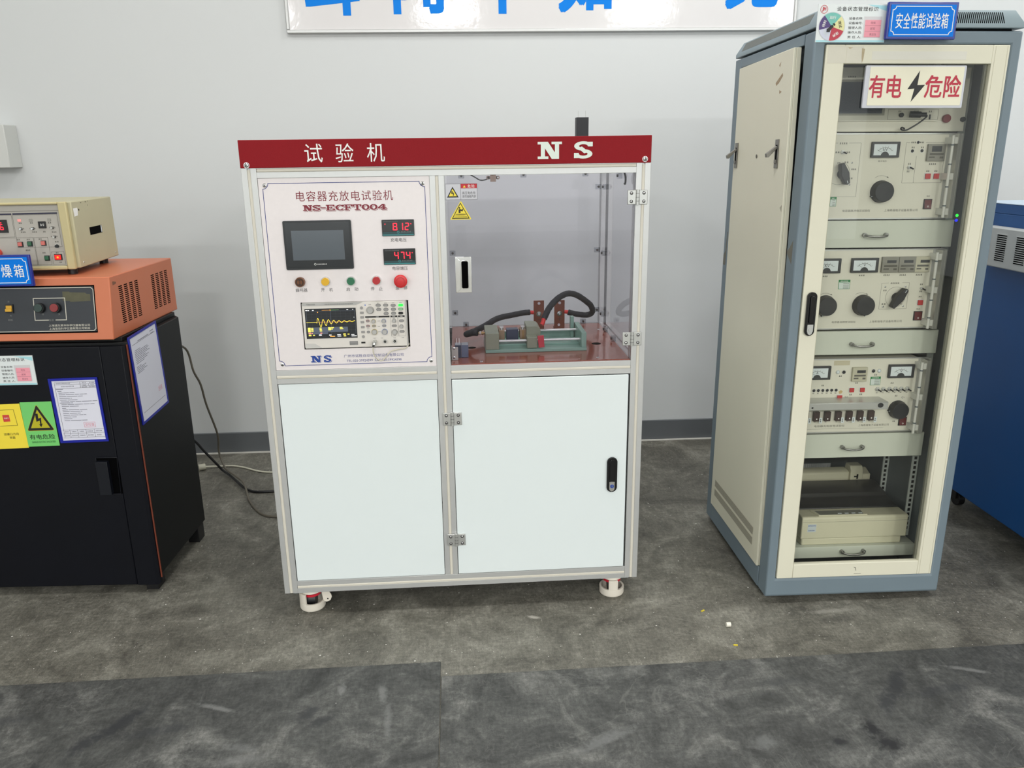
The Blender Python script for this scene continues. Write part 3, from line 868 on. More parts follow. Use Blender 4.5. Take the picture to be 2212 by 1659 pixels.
# door safety switch and its wire
SWB = M('switch_brown', (150, 128, 112), .5)
mb = MB(front(.012), SWB); mb.box(.655, .681, 1.3185, 1.3265, 0, .006).box(.661, .676, 1.3115, 1.330, -.004, .008)
mb.cyl(.6545, 1.3225, 0, .006, .0048).cyl(.6815, 1.3225, 0, .006, .0048).cyl(.6545, 1.3225, .006, .0066, .0024, BLACK).cyl(.6815, 1.3225, .006, .0066, .0024, STEEL)
ds = mb.build('door_switch', mach, 0.0006, label='small brown door safety switch')
mb = MB(XYZ, BLACK); mb.tube([(.604, .02, 1.332), (.618, .016, 1.3245), (.632, .012, 1.3165), (.645, .010, 1.3165), (.658, .010, 1.321)], .0016); mb.build('wire', ds)
mb = MB(XYZ, BLACK); mb.tube([(1.050, .10, 1.332), (1.054, .098, 1.315), (1.053, .096, 1.298), (1.050, .096, 1.300)], .003); mb.build('wire', mach, label='short black wire')
# copper busbar terminals
CU = M('busbar_copper', (112, 64, 46), .35, .35, .12, 20)
for x, sign in ((.838, '-'), (.9095, '+')):
    mb = MB(front(.457), CU)
    mb.box(x - .018, x + .018, .8005, .9000, 0, .004).box(x - .018, x + .018, .8001, .8041, -.030, 0)
    bb = mb.build('busbar', mach, 0.0006, label='upright copper terminal bar')
    mb = MB(front(.457)); mb.cyl(x + .0005, .8905, .004, .0043, .0048, M('hole_light', (186, 186, 190), .6), seg=14)
    if sign == '+':
        mb.cyl(x - .002, .8140, .004, .0043, .0045, M('hole_light', (186, 186, 190)), seg=14)
        mb.box(x - .007, x + .007, .8345, .8355, .004, .0043, SBLK).box(x - .0005, x + .0005, .828, .842, .004, .0043, SBLK)
    else:
        mb.box(x - .006, x + .008, .8325, .8335, .004, .0043, SBLK)
    mb.build('hole_and_sign_marks', bb, smooth=False)
    mb = MB(front(.457)); mb.cyl(x, .8540, .004, .0055, .0085, CHROME).cyl(x, .8540, .0055, .0095, .0062, CHROME, seg=6).cyl(x, .854, .0095, .0125, .003, STEEL); mb.build('bolt', bb)
# castors
CASTW = M('castor_white', (226, 219, 206), .4)
for x, y in ((.0670, .0560), (1.0335, .0560), (.0670, .5150), (1.0335, .5150)):
    cr = MB(XYZ, M('castor_plate', (216, 228, 230), .4)).box(x - .045, x + .045, y - .045, y + .045, .0740, .0815).build('castor', mach, 0.0015, label='cream levelling castor')
    mb = MB(XYZ, CASTW)
    mb.cyl(x, y, .0005, .0050, .0375, r2=.0400, seg=36).ring(x, y, .0050, .0260, .0330, .0400, seg=36).cyl(x, y, .0600, .0740, .0340, r2=.030, seg=30)
    for a in ((200, 250), (20, 70)) if x < .5 else ((245, 290), (65, 110)):
        mb.ring(x, y, .0260, .0600, .0335, .0400, seg=8, a0=math.radians(a[0]), a1=math.radians(a[1]))
    mb.build('housing', cr, 0.0008)
    MB(Frame((x, y, 0), (0, 1, 0), (0, 0, 1), (1, 0, 0)), BLACK).cyl(0, .0300, -.013, .013, .0245, seg=28).build('wheel', cr)
    MB(XYZ, M('castor_red', (196, 32, 52), .4)).cyl(x, y, .0480, .0560, .0290, seg=18).build('adjuster', cr)
    mb = MB(front(y - .006), CASTW); s = 1 if x < .5 else -1
    if s > 0:
        pts = [(x + .030, .072), (x + .052, .072), (x + .055, .056), (x + .061, .045), (x + .063, .036), (x + .058, .024), (x + .046, .019), (x + .036, .021)]
        mb.poly(pts, 0, .004); mb.cyl(x + .050, .030, .004, .0044, .0024, SBLK, seg=10); mb.build('brake_tab', cr, 0.0008)

# ------------------------------------------------------------------ oscilloscope set into the control panel
SCG = M('scope_grey', (220, 215, 208), 0.45); SCD = M('scope_dark_grey', (176, 175, 172), 0.45); SCB = M('scope_button', (150, 148, 146), 0.45)
SCK = M('scope_knob', (158, 156, 152), 0.45); SCL = M('scope_button_rim', (98, 97, 98), 0.5)
sc = thing('oscilloscope', 'grey digital oscilloscope with a yellow ringing trace, set in the silver control panel', 'oscilloscope', (.27, .05, .8585))
mb = MB(front(.002), SCG)
mb.poly(rrect(.1240, .4165, .8590, .9905, .004), -.110, 0)
mb.build('case', sc, 0.0012)
mb = MB(front(.002), SCD)
mb.poly([(.1260, .9815), (.2750, .9815), (.2960, .9900), (.1260, .9900)], 0, .0006)
mb.build('bezel_trim', sc, smooth=False)
mb = MB(front(.002)).poly([(.1255, .8600), (.1740, .8600), (.1530, .8730), (.1255, .8745)], 0, .0008, M('scope_foot_grey', (200, 198, 194), .45)); mb.build('folding_foot', sc, smooth=False)
mb = MB(front(.002), SCD)
mb.poly([(.4130, .8600), (.4160, .8600), (.4160, .9900), (.4120, .9900)], 0, .0006)
mb.build('bezel_trim', sc, smooth=False)
mb = MB(front(.002), SCD)
mb.text('Tektronix', .1375, .1612, .9838, .9874, .0008, SBLK, bold=.004)
mb.build('maker_print', sc, smooth=False)
MB(front(.002), SCD).ticks(.188, .267, .9853, .0024, .0008, SCL).build('model_print', sc, smooth=False)
mb = MB(front(.002), SCG)
mb.poly([(.2775, .8610), (.4120, .8610), (.4115, .9895), (.3000, .9895), (.2775, .9800)], 0, .0012)
for a, b in ((.2985, .3670), (.3695, .3890), (.3910, .4095)):
    mb.box(a, b, .9440, .9485, .0012, .0015, SBLK)
    mb.ticks((a + b) / 2 - .004, (a + b) / 2 + .004, .9462, .0022, .0017, WHITE)
for a, b in ((.3695, .3890), (.3910, .4095)):
    mb.line([(a, .8890), (b, .8890), (b, .944), (a, .944)], .0005, .0012, .0014, SCL, close=True)
for u, v in ((.305, .942), (.305, .912), (.336, .934), (.336, .919), (.336, .903), (.379, .9415), (.379, .891), (.402, .8845), (.3425, .8845), (.322, .8845), (.378, .8845), (.314, .9815), (.337, .985), (.358, .985), (.379, .985), (.400, .985), (.358, .973), (.379, .973), (.337, .973), (.358, .961), (.379, .961)):
    mb.ticks(u - .0035, u + .0035, v, .0018, .0014, SCL)
mb.cyl(.3005, .9805, .0012, .0016, .0016, M('scope_blue_dot', (40, 96, 190)), seg=12)
mb.box(.2830, .2945, .8702, .8750, .0012, .0016, SBLK)
mb.build('key_panel', sc, 0.0004, smooth=False)
mb = MB(front(.002), M('scope_badge', (132, 131, 130), .4)); mb.box(.2500, .2735, .8668, .8776, 0, .0008); mb.ticks(.2525, .2705, .874, .002, .001, SCD); mb.build('badge', sc)
# display with trace
mb = MB(front(.002), M('scope_screen', (30, 33, 37), .25, emit=.35))
mb.box(.1310, .2735, .8875, .9735, 0, .0006, SBLK)
mb.box(.1325, .2725, .8882, .9728, .0006, .0009)
disp = mb.build('display', sc)
GRD = M('scope_grid', (58, 62, 66), .5, emit=.25); SLATE = M('scope_slate', (72, 80, 94), .5, emit=.5); TRY = M('trace_yellow', (246, 226, 90), .5, emit=.8)
TRW = M('scope_white_pixels', (235, 235, 235), .5, emit=.7); TRO = M('scope_orange', (232, 160, 70), .5, emit=.7); TRP = M('scope_pink', (232, 140, 120), .5, emit=.6); TRG = M('scope_green', (120, 190, 110), .5, emit=.6)
mb = MB(front(.002))
for i in range(1, 10):
    mb.box(.136 + i * .0135 - .0001, .136 + i * .0135 + .0001, .904, .9655, .0009, .00095, GRD)
for i in range(1, 8):
    mb.box(.136, .271, .904 + i * .0077 - .0001, .904 + i * .0077 + .0001, .0009, .00095, GRD)
mb.box(.1350, .1358, .901, .9660, .0009, .001, SLATE).box(.2695, .2700, .901, .966, .0009, .001, SLATE).box(.1350, .2700, .9658, .9663, .0009, .001, SLATE)
mb.box(.2018, .2026, .901, .9655, .0010, .0011, SLATE)
mb.box(.1370, .2480, .9060, .9200, .0010, .0012, SLATE).box(.1370, .1915, .9005, .9055, .0010, .0012, SLATE)
mb.box(.1365, .1437, .9070, .9198, .0012, .0013, TRY).box(.1932, .2003, .9113, .9198, .0012, .0013, TRY).box(.1372, .1440, .9020, .9052, .0012, .0013, TRP)
for a, b, v in ((.1455, .1515, .918), (.1455, .1515, .9140), (.1455, .1515, .9098), (.1690, .1745, .918), (.1690, .1750, .9140), (.1690, .1755, .9098), (.2015, .2090, .9185), (.2015, .2055, .9145), (.2255, .2330, .9185), (.2255, .2350, .9145), (.1490, .1545, .8975), (.2460, .2515, .8985)):
    mb.box(a, b, v - .0012, v + .0012, .0012, .0014, TRY)
mb.box(.1372, .1445, .8955, .8995, .0012, .0013, TRY).box(.2340, .2410, .8970, .9005, .0012, .0013, TRY).box(.2350, .2420, .8925, .8950, .0012, .0013, TRY)
mb.box(.1660, .1735, .8962, .8995, .0012, .0013, TRW).box(.1455, .1490, .9022, .9045, .0012, .0013, TRP).box(.1700, .1755, .9022, .9045, .0012, .0013, TRP)
for a, b, v in ((.1335, .1380, .9690), (.1390, .1435, .9690), (.1520, .1565, .9690), (.2475, .2525, .9688), (.2640, .2665, .9692), (.1940, .2010, .8972), (.2170, .2270, .8975), (.2175, .2280, .8935), (.2565, .2650, .8970), (.2570, .2715, .8930)):
    mb.box(a, b, v - .0010, v + .0010, .0010, .0012, TRW)
mb.box(.1965, .2105, .8920, .8945, .0010, .0012, TRO).box(.1790, .2020, .9684, .9690, .0010, .0012, TRO).box(.2020, .2265, .9684, .9690, .0010, .0012, TRG).box(.2012, .2032, .9672, .9705, .0012, .0013, TRO)
mb.cyl(.1670, .9632, .0010, .0012, .0014, TRO, seg=10).cyl(.2672, .9470, .0010, .0012, .0010, TRW, seg=10)
mb.box(.165, .262, .9345, .9350, .0010, .0011, TRP)
tr = [(.1335, .9345), (.1625, .9345)]
for i in range(161):
    x = .1625 + i * (.2690 - .1625) / 160
    ph = (x - .1625) / .01465 * 2 * math.pi
    am = .0150 * math.exp(-(x - .1625) / .040) * (1 if x > .1632 else .4)
    tr.append((x, .9340 - (.0015 if x < .19 else -.0005) + am * math.sin(ph) + .0012 * (x - .1625) / .1))
mb.line(tr, .0009, .0011, .0014, TRY)
mb.build('readout', disp, smooth=False, label='yellow ringing waveform and readouts')
def pill(u, v, wd, h, mat, rim=None, par=sc):
    mb = MB(front(.002))
    mb.poly(rrect(u - wd / 2, u + wd / 2, v - h / 2, v + h / 2, h * .48, 5), .0012, .0020, rim or SCL)
    mb.poly(rrect(u - wd / 2 + .0010, u + wd / 2 - .0010, v - h / 2 + .0010, v + h / 2 - .0010, (h - .002) * .48, 5), .0020, .0032, mat)
    return mb.build('button', par, smooth=False)
def knob_(u, v, r, rim=None, par=sc):
    mb = MB(front(.002)); mb.cyl(u, v, .0012, .0025, r * 1.08, rim or SCD).cyl(u, v, .0025, .0090, r, SCK, r2=r * .86); mb.cyl(u, v, .0090, .0092, r * .7, SCD)
    return mb.build('knob', par)
for v in (.959, .946, .932, .918, .9035):
    mb = MB(front(.002)); mb.poly(rrect(.2850, .2952, v - .0033, v + .0033, .0014), .0012, .0030, SCB); mb.build('button', sc, 0.0004)
for v in (.973, .890):
    mb = MB(front(.002)); mb.cyl(.2900, v, .0012, .0030, .0042, SCB); mb.build('button', sc)
knob_(.3140, .9660, .0102)
GP = M('scope_green_lit', (150, 196, 150), .5)
for u, v, mt in ((.337, .979, SCB), (.358, .979, SCB), (.379, .978, SCB), (.400, .978, GREENLED), (.338, .967, SCB), (.358, .9665, SCB), (.379, .9665, SCB), (.3995, .9665, GP), (.358, .955, SCB), (.379, .955, SCB), (.399, .955, SBLK)):
    pill(u, v, .0140, .0072, mt, {SBLK: SBLK, GREENLED: GREENLED}.get(mt))
RR_ = M('scope_red_rim', (140, 52, 54), .5)
for u, v, wd, rim in ((.305, .935, .0100, RR_), (.305, .9200, .0108, RR_), (.305, .9030, .0090, None), (.322, .9200, .0115, M('scope_yellow_rim', (168, 150, 70), .5)), (.3505, .9200, .0115, M('scope_blue_rim', (100, 112, 140), .5)), (.379, .919, .0140, None), (.400, .933, .0140, None), (.400, .902, .0140, None)):
    pill(u, v, wd, .0070, SCB, rim)
KY, KB = M('scope_yellow_ring', (196, 178, 92), .5), M('scope_blue_ring', (96, 128, 186), .5)
for u, v, r, rim in ((.3215, .9340, .0057, KY), (.3502, .9340, .0057, KB), (.3222, .9030, .0079, KY), (.3510, .9025, .0079, KB), (.3792, .9340, .0055, None), (.3792, .9012, .0079, None), (.3992, .9172, .0055, None)):
    knob_(u, v, r, rim)
for u in (.3222, .3510, .3785):
    mb = MB(front(.002)); mb.ring(u, .8755, .0012, .0100, .0036, .0052, STEEL, seg=20).cyl(u, .8755, .0012, .0020, .0036, VOID).cyl(u, .8755, .0020, .0090, .0012, CHROME, seg=10); mb.build('connector', sc)
# coax lead plugged in the left socket
t = thing('coax_cable', 'thin cream coaxial lead looping below the oscilloscope from its left socket', 'cable', (.32, -.03, .83))
mb = MB(XYZ, M('coax_cream', (196, 190, 172), .45)); mb.tube([(.3186, -.026, .8650), (.3180, -.028, .8580), (.3192, -.028, .8460), (.3235, -.026, .8350), (.3305, -.024, .8275), (.3400, -.022, .8240), (.3490, -.020, .8295), (.3600, -.016, .8430), (.3700, -.012, .8490), (.3900, -.008, .8525), (.4080, -.005, .8545), (.4190, .012, .8640)], .00165, seg=10); mb.build('lead', t)
mb = MB(XYZ, STEEL); mb.tube([(.3222, -.010, .8755), (.3215, -.020, .8735)], .0058, smooth=0, seg=16).tube([(.3213, -.020, .8735), (.3198, -.025, .8690)], .0046, smooth=0, seg=16).tube([(.3198, -.025, .8690), (.3186, -.0262, .8640)], .0030, SBLK, smooth=0, seg=12); mb.build('plug', t)

# ------------------------------------------------------------------ clamp fixture, capacitors and leads on the work plate
Z0 = .8003
GFR = M('green_laminate', (122, 154, 140), .3, var=.14, scale=10); GFD = M('olive_laminate', (126, 132, 112), .4, var=.16, scale=16)
BRASS = M('brass', (150, 124, 84), .3, .8); TAN = M('tan_block', (140, 118, 92), .5, .2)
fx = thing('clamp_fixture', 'green laminate clamp fixture with two steel rods and sliding jaw on the red-brown plate', 'clamp', (.795, .21, Z0))
mb = MB(XYZ, GFR).box(.641, .952, .122, .300, Z0, Z0 + .0100); mb.build('base', fx, 0.0012)
mb = MB(XYZ, GFR).box(.682, .936, .286, .296, Z0 + .0100, Z0 + .028).box(.682, .936, .170, .178, Z0 + .0100, Z0 + .016); mb.build('side_rib', fx, 0.0008)
mb = MB(XYZ, GFD).box(.6415, .6825, .124, .250, Z0 + .0100, .8620); mb.build('fixed_jaw', fx, 0.0015, label='olive fixed jaw block')
mb = MB(XYZ, GFR).box(.9360, .9515, .126, .290, Z0 + .0100, .8560); mb.build('end_plate', fx, 0.0012)
mb = MB(XYZ, GFR).box(.9220, .9330, .268, .290, Z0 + .0100, .8780); mb.build('rear_upright', fx, 0.001)
jw = MB(XYZ, GFD).box(.7685, .8000, .128, .190, Z0 + .0110, .8450)
jw = jw.build('sliding_jaw', fx, 0.0015, label='olive sliding jaw block')
mb = MB(Frame((0, 0, 0), (1, 0, 0), (0, 0, 1), (0, 1, 0)), GFD); mb.poly([(.7700, .8250), (.8140, .8250), (.8140, .8580), (.8120, .8650), (.8060, .8700), (.7980, .8720), (.7700, .8720)], .165, .250); mb.build('jaw_head', jw, 0.0012)
mb = MB(FRONT, M('red_tab', (176, 48, 62), .35)); mb.poly([(.8000, .8500), (.8190, .8520), (.8215, .8150), (.8035, .8135)], -.1275, -.1200); mb.build('red_tab', fx, 0.001, label='red release tab')
for y, z, x0, x1 in ((.150, .8310, .6825, .9365), (.245, .8410, .6825, .9365)):
    MB(FX, STEEL).cyl(y, z, x0, x1, .0040).build('guide_rod', fx)
for x0, x1 in ((.6850, .7030), (.7510, .7700)):
    mb = MB(XYZ, TAN).box(x0, x1, .180, .225, .8290, .8580)
    b = mb.build('electrode', fx, 0.0008, label='tan electrode block')
    mb = MB(XYZ, BRASS if x0 > .72 else TAN).box(x0 + .006, x0 + .013, .1785, .1802, .830, .857); mb.build('contact_bar', b)
    for q in (.190, .212):
        mb = MB(XYZ, STEEL); mb.cyl((x0 + x1) / 2, q, .8580, .8650, .0045, seg=14).box((x0 + x1) / 2 - .006, (x0 + x1) / 2 + .006, q - .0015, q + .0015, .8650, .8690); mb.build('wing_screw', b)
mb = MB(FX); mb.cyl(.200, .8470, .6220, .6415, .0042, BRASS).cyl(.200, .8470, .6250, .6300, .0062, STEEL, seg=6).cyl(.2, .847, .633, .6365, .0064, BRASS, seg=20); mb.build('stud', fx)
CAPB = M('capacitor_navy', (42, 50, 72), .3); CAPG = M('capacitor_slate', (84, 94, 116), .35)
single(MB(XYZ, CAPB).box(.7090, .7460, .186, .218, .8235, .8590), 'capacitor', 'dark navy box capacitor gripped between the jaws of the green clamp fixture', 'capacitor', (.7275, .202, .8235), group='box capacitors', bevel=.0008)
for x0, x1, mt, lb in ((.5480, .5665, CAPB, 'dark navy box capacitor with pale leads beside the left clamp bracket'), (.5670, .5880, CAPG, 'slate grey box capacitor standing right of a navy one on the red-brown plate')):
    t = thing('capacitor', lb, 'capacitor', ((x0 + x1) / 2, .095, Z0), group='box capacitors')
    MB(XYZ, mt).box(x0, x1, .078, .112, Z0, .8385).build('case', t, 0.0008)
    MB(XYZ, M('epoxy_grey', (150, 154, 160), .4)).box(x0 + .0008, x1 - .0008, .079, .111, .8385, .8395).build('potting', t)
    if mt is CAPB:
        for q in (-.004, .004):
            MB(XYZ, WHITE).cyl((x0 + x1) / 2 + q, .095, .8395, .8560, .0009, seg=8).build('lead', t)
mb = MB(XYZ, M('bracket_steel', (176, 172, 164), .45, .5)).box(.5375, .5575, .0500, .0520, Z0, .8400).box(.5375, .5395, .052, .074, Z0, .8400)
br = mb.build('clamp_bracket', mach, 0.0006, label='small steel angle bracket')
for z in (.8360, .8085):
    mb = MB(front(.0500)); screw_head(mb, .5455, z, 0, .0042, CHROME); mb.build('screw', br)

SLEEVE = M('black_braid', (26, 27, 32), .75, var=.2, scale=260, bump=.5, bscale=900)
LUGR = M('red_heatshrink', (190, 34, 34), .45)
t = thing('power_lead', 'thick black braided lead running left from the minus copper bar to the clamp', 'cable', (.70, .35, Z0), group='braided leads')
MB(XYZ, SLEEVE).tube([(.806, .448, .8615), (.790, .445, .8610), (.767, .440, .8590), (.740, .428, .8565), (.707, .412, .8540), (.682, .390, .8500), (.661, .360, .8440), (.637, .328, .8380), (.612, .292, .8345), (.592, .268, .8330), (.585, .246, .8345), (.592, .226, .8400), (.604, .210, .8465), (.612, .204, .8478), (.6195, .2005, .8475)], .0098, seg=14, wob=.05).build('sleeve', t)
MB(XYZ, LUGR).tube([(.8195, .449, .8600), (.8030, .447, .8615)], .0066, smooth=0, seg=14).build('lug_boot', t, label='red heatshrink boot')
t = thing('power_lead', 'thick black braided lead arching high from the plus copper bar to the sliding jaw', 'cable', (.92, .35, Z0), group='braided leads')
MB(XYZ, SLEEVE).tube([(.938, .446, .8590), (.955, .443, .8545), (.976, .440, .8510), (1.000, .436, .8490), (1.016, .428, .8560), (1.018, .415, .8700), (1.008, .395, .8900), (.992, .370, .9060), (.970, .348, .9240), (.945, .325, .9400), (.918, .302, .9480), (.892, .285, .9420), (.868, .270, .9270), (.850, .258, .9080), (.840, .248, .8920), (.833, .242, .8790)], .0098, seg=14, wob=.05).build('sleeve', t)
mb = MB(XYZ, LUGR).tube([(.9270, .449, .8600), (.9390, .446, .8590)], .0066, smooth=0, seg=14)
mb.build('lug_boot', t, label='red heatshrink boot')
MB(XYZ, LUGR).tube([(.833, .242, .8800), (.8285, .238, .8660), (.824, .235, .8610)], .0070, smooth=0, seg=14).build('lug_boot', t, label='red heatshrink boot')
# black capacitor standing on the red lid
t = thing('capacitor', 'tall black box capacitor with two thin leads, standing upright on top of the test machine', 'capacitor', (.9535, .28, 1.4275), group='box capacitors')
MB(XYZ, M('capacitor_black', (24, 26, 32), .5)).box(.9355, .9715, .262, .298, 1.4275, 1.4880).build('case', t, 0.0006)
for x in (.9425, .9645):
    MB(XYZ, STEEL).cyl(x, .28, 1.488, 1.5070, .0007, seg=8).build('lead', t)

# ------------------------------------------------------------------ grey instrument rack
RM = Matrix.Translation((1.5008, -0.0637, 0)) @ Euler((-0.0094, 0.0083, -0.0138)).to_matrix().to_4x4()
RW, RD = .5625, .6333
rk = thing('instrument_rack', 'tall blue-grey and cream rack cabinet with a glass door, full of test instruments', 'rack cabinet', (.28, .31, .025), RM)
fr = MB(XYZ, BLUEGREY)
fr.frame(0, RW, .025, 1.684, .0295, .5335, .0885, 1.6505, -.066, 0, F=FRONT)
fr.build('front_frame', rk, 0.006, label='blue-grey front frame')
fr = MB(XYZ, BLUEGREY)
fr.box(0, .020, .070, .574, .025, .0925).box(0, .020, .070, .574, 1.6555, 1.684).box(0, .020, .574, RD, .025, 1.684)
fr.build('side_frame', rk, 0.002, label='blue-grey side frame')
MB(XYZ, BLUEGREY).box(.5595, RW, .055, RD, .025, 1.684).build('right_side', rk)
MB(XYZ, RACKIN).box(.5395, .5415, .056, .620, .040, 1.680).build('inner_side', rk, label='dark inner side wall')
MB(XYZ, RACKIN).box(.0205, .0225, .071, .620, .040, 1.680).build('inner_side', rk, label='dark inner side wall')
MB(XYZ, RACKIN).box(.020, .5595, .056, .620, .028, .040).build('rack_floor', rk)
MB(XYZ, RACKIN).box(.020, .5595, .056, .620, 1.6655, 1.6700).build('rack_ceiling', rk)
bk = MB(XYZ, RACKIN)
bk.box(.020, .5595, .622, .632, .026, .165).box(.020, .5595, .622, .632, .225, 1.684).box(.020, .340, .622, .632, .165, .225).box(.476, .5595, .622, .632, .165, .225)
for i in range(19):
    bk.box(.3425 + i * .0072, .3460 + i * .0072, .622, .632, .165, .225, M('bar_slot_light', (226, 228, 226), .5))  # bars painted white as if light came through the slots
bk.box(.340, .476, .622, .632, .188, .193)
bk.build('back_panel', rk, smooth=False, label='dark back panel with vent slots')
# cream side panel, a little ajar at the top
class Sprung(Frame):
    """side panel plane sprung outwards at its front top corner"""
    def __call__(self, u, v, n):
        k = max(0.0, min(1.0, (.5715 - u) / .496)) * v / 1.557
        return Vector((-(n + .0175 * k), u, .0950 + v))
SF = Sprung()
sp = MB(SF, CREAM).box(.0755, .5715, 0, 1.557, -.002, .0060).box(.0755, .0785, 0, 1.557, -.0155, -.002).box(.5685, .5715, 0, 1.557, -.0155, -.002).box(.0785, .5685, 1.554, 1.557, -.0155, -.002)
sp = sp.build('side_panel', rk, 0.0015, label='cream left side panel')
GV = M('vent_mesh', (158, 154, 138), .7, var=.35, scale=420)
for z in (.1800, .1440):
    mb = MB(SF, GV); mb.box(.1270, .1490, z - .095, z - .095 + .0255, .0060, .0064).box(.1510, .5330, z - .095, z - .095 + .0255, .0060, .0064); mb.build('vent_strip', sp, smooth=False)
RUST = M('rust_brown', (166, 146, 118), .7, var=.3, scale=60)
mb = MB(SF, RUST)
mb.poly([(.152, 1.500), (.205, 1.478), (.200, 1.470), (.178, 1.476), (.160, 1.486), (.148, 1.492)], .006, .0062).poly([(.150, 1.450), (.170, 1.456), (.168, 1.446)], .006, .0062).poly([(.170, 1.532), (.185, 1.524), (.178, 1.518)], .006, .0062)
mb.poly([(.083, 1.120), (.098, 1.131), (.081, 1.140)], .006, .0062, M('worn_grey', (170, 166, 148), .7))
mb.cyl(.334, 1.2760, .006, .0063, .0060, M('worn_dark', (96, 92, 84), .7), seg=10)
mb.build('wear_marks', sp, smooth=False)
for v, dx in ((.1520, 0), (.5430, .0108)):
    lt = MB(SF, M('latch_steel', (128, 126, 120), .4, .6)); lt.box(v - .0135, v + .0135, 1.2410, 1.3210, .0060, .0085); lt.box(v - .0065, v + .0065, 1.2560, 1.3060, .0085, .0088, VOID)
    lt = lt.build('latch', sp, 0.0006, label='steel pop-out latch')
    mb = MB(Frame((dx, v, 0), (-1, 0, 0), (0, 0, 1), (0, 1, 0)), M('latch_steel', (128, 126, 120), .4, .6)); mb.poly([(.018, 1.394), (.022, 1.398), (.052, 1.376), (.050, 1.366), (.044, 1.366)], -.0060, .0060); mb.poly([(.018, 1.345), (.024, 1.350), (.024, 1.360), (.018, 1.358)], -.006, .006); mb.build('lever', lt, 0.0008)
# louvred top cover
TC = M('cover_blue_grey', (132, 148, 154), .45, var=.05)
mb = MB(XYZ, TC)
a, i = .0012, .0180
V8 = []
for z, q in ((1.6900, -a), (1.7010, -a), (1.7370, i)):
    V8 += [(q, q, z), (RW - q, q, z), (RW - q, RD - q, z), (q, RD - q, z)]
mb.add(V8, [(3, 2, 1, 0), (8, 9, 10, 11)] + [(4 * k + j, 4 * k + (j + 1) % 4, 4 * k + 4 + (j + 1) % 4, 4 * k + 4 + j) for k in (0, 1) for j in range(4)])
tc = mb.build('top_cover', rk, 0.002, label='blue-grey louvred top cover')
MB(XYZ, VOID).box(.020, RW - .02, .020, RD - .02, 1.684, 1.690).build('spacer', tc)
SL = Frame((-a, 0, 1.7010), (0, 1, 0), (.0192, 0, .0360), (-.88, 0, .47))
mb = MB(SL, M('cover_mesh', (104, 108, 104), .7, var=.4, scale=600)); mb.box(.050, .588, .16, .86, 0, .0004); mb.build('mesh_vent', tc, smooth=False)
SLF = Frame((0, -a, 1.7010), (1, 0, 0), (0, .0192, .0360), (0, -.88, .47))
mb = MB(SLF, VOID)
for k in range(84):
    u = .0560 + k * .00540
    mb.box(u, u + .0025, .02, .82, 0, .0003)
mb.build('vent_slots', tc, smooth=False)
# glass door
dr = MB(XYZ, CREAM)
dr.box(.0320, .0825, -.002, .016, .0905, 1.6485).box(.4850, .5310, -.002, .016, .0905, 1.6485).box(.0825, .4850, -.002, .016, 1.6020, 1.6485).box(.0825, .4850, -.002, .016, .0905, .1370)
dr = dr.build('door', rk, 0.0015, label='cream framed glass door')
GROOVE = M('cream_groove', (188, 183, 160), .6)
mb = MB(front(-.002)); mb.box(.4915, .4925, .092, 1.647, 0, .0003, GROOVE).box(.5240, .5250, .092, 1.647, 0, .0003, GROOVE).box(.0820, .0826, .0915, 1.602, 0, .0003, GROOVE); mb.build('groove_lines', dr, smooth=False)
MB(XYZ, glass('rack_glass', (.965, .97, .955), 1.5)).box(.0820, .4855, .0080, .0120, .1360, 1.6030).build('glass_pane', dr, smooth=False, label='greenish glass pane')
GASK = M('gasket_grey', (120, 120, 108), .7)
MB(XYZ, GASK).box(.4780, .4850, .0121, .020, .137, 1.602).build('gasket', dr)
mb = MB(front(-.002)); mb.poly(rrect(.0430, .0710, .8710, .9970, .0138, 8), 0, .008, GLOSSBLACK)
lk = mb.build('lock_handle', dr, 0.0014, label='black swing lock handle')
MB(front(-.002), GLOSSBLACK).poly(rrect(.0510, .0640, .908, .986, .005), .008, .012).build('lever', lk, 0.0012)
mb = MB(front(-.002), STEEL); mb.poly([(.0490, .9040), (.0490, .885), (.0520, .8765), (.0575, .8735), (.063, .8765), (.0660, .885), (.0660, .9040)], .008, .0095); mb.cyl(.0575, .8900, .0095, .0110, .0060, STEEL, sx=.8); mb.build('key_lock', lk)
TAPE = M('old_tape', (206, 202, 186), .35, var=.05, scale=30); TAPB = M('tape_brown', (176, 162, 132), .6, var=.2, scale=80)
mb = MB(front(-.002)); mb.box(.0375, .0860, 1.6030, 1.6460, 0, .0003, TAPE).box(.0872, .1330, 1.6035, 1.6440, 0, .0003, TAPE)
mb.poly([(.128, 1.640), (.136, 1.638), (.134, 1.612), (.131, 1.604), (.129, 1.618)], .0003, .0004, TAPB).poly([(.090, 1.6425), (.104, 1.6415), (.095, 1.638)], .0003, .0004, TAPB)
mb.box(.1570, .4140, 1.6115, 1.6325, 0, .0003, M('label_strip', (214, 212, 200), .35)); mb.build('tape_residue', dr, smooth=False, label='old clear tape and label strip')
mb = MB(front(-.002), M('scuff_grey', (120, 118, 104), .7)); mb.poly([(.277, .123), (.284, .121), (.286, .110), (.284, .110), (.2825, .118), (.277, .1215)], 0, .0003).box(.280, .303, .098, .0992, 0, .0003); mb.build('scuffs', dr, smooth=False)
# worn patches of the frame
WORN = M('bare_patch', (112, 110, 100), .7, var=.2)
for wpts in ([(.024, 1.140), (.044, 1.118), (.062, 1.105), (.058, 1.098), (.024, 1.072)], [(.598, 1.118), (.604, 1.118), (.612, 1.05), (.630, 1.035), (.630, 1.0), (.606, 1.0), (.602, 1.04)]):
    MB(lside(0), WORN).poly(wpts, 0, .0003).build('wear_mark', rk, smooth=False)
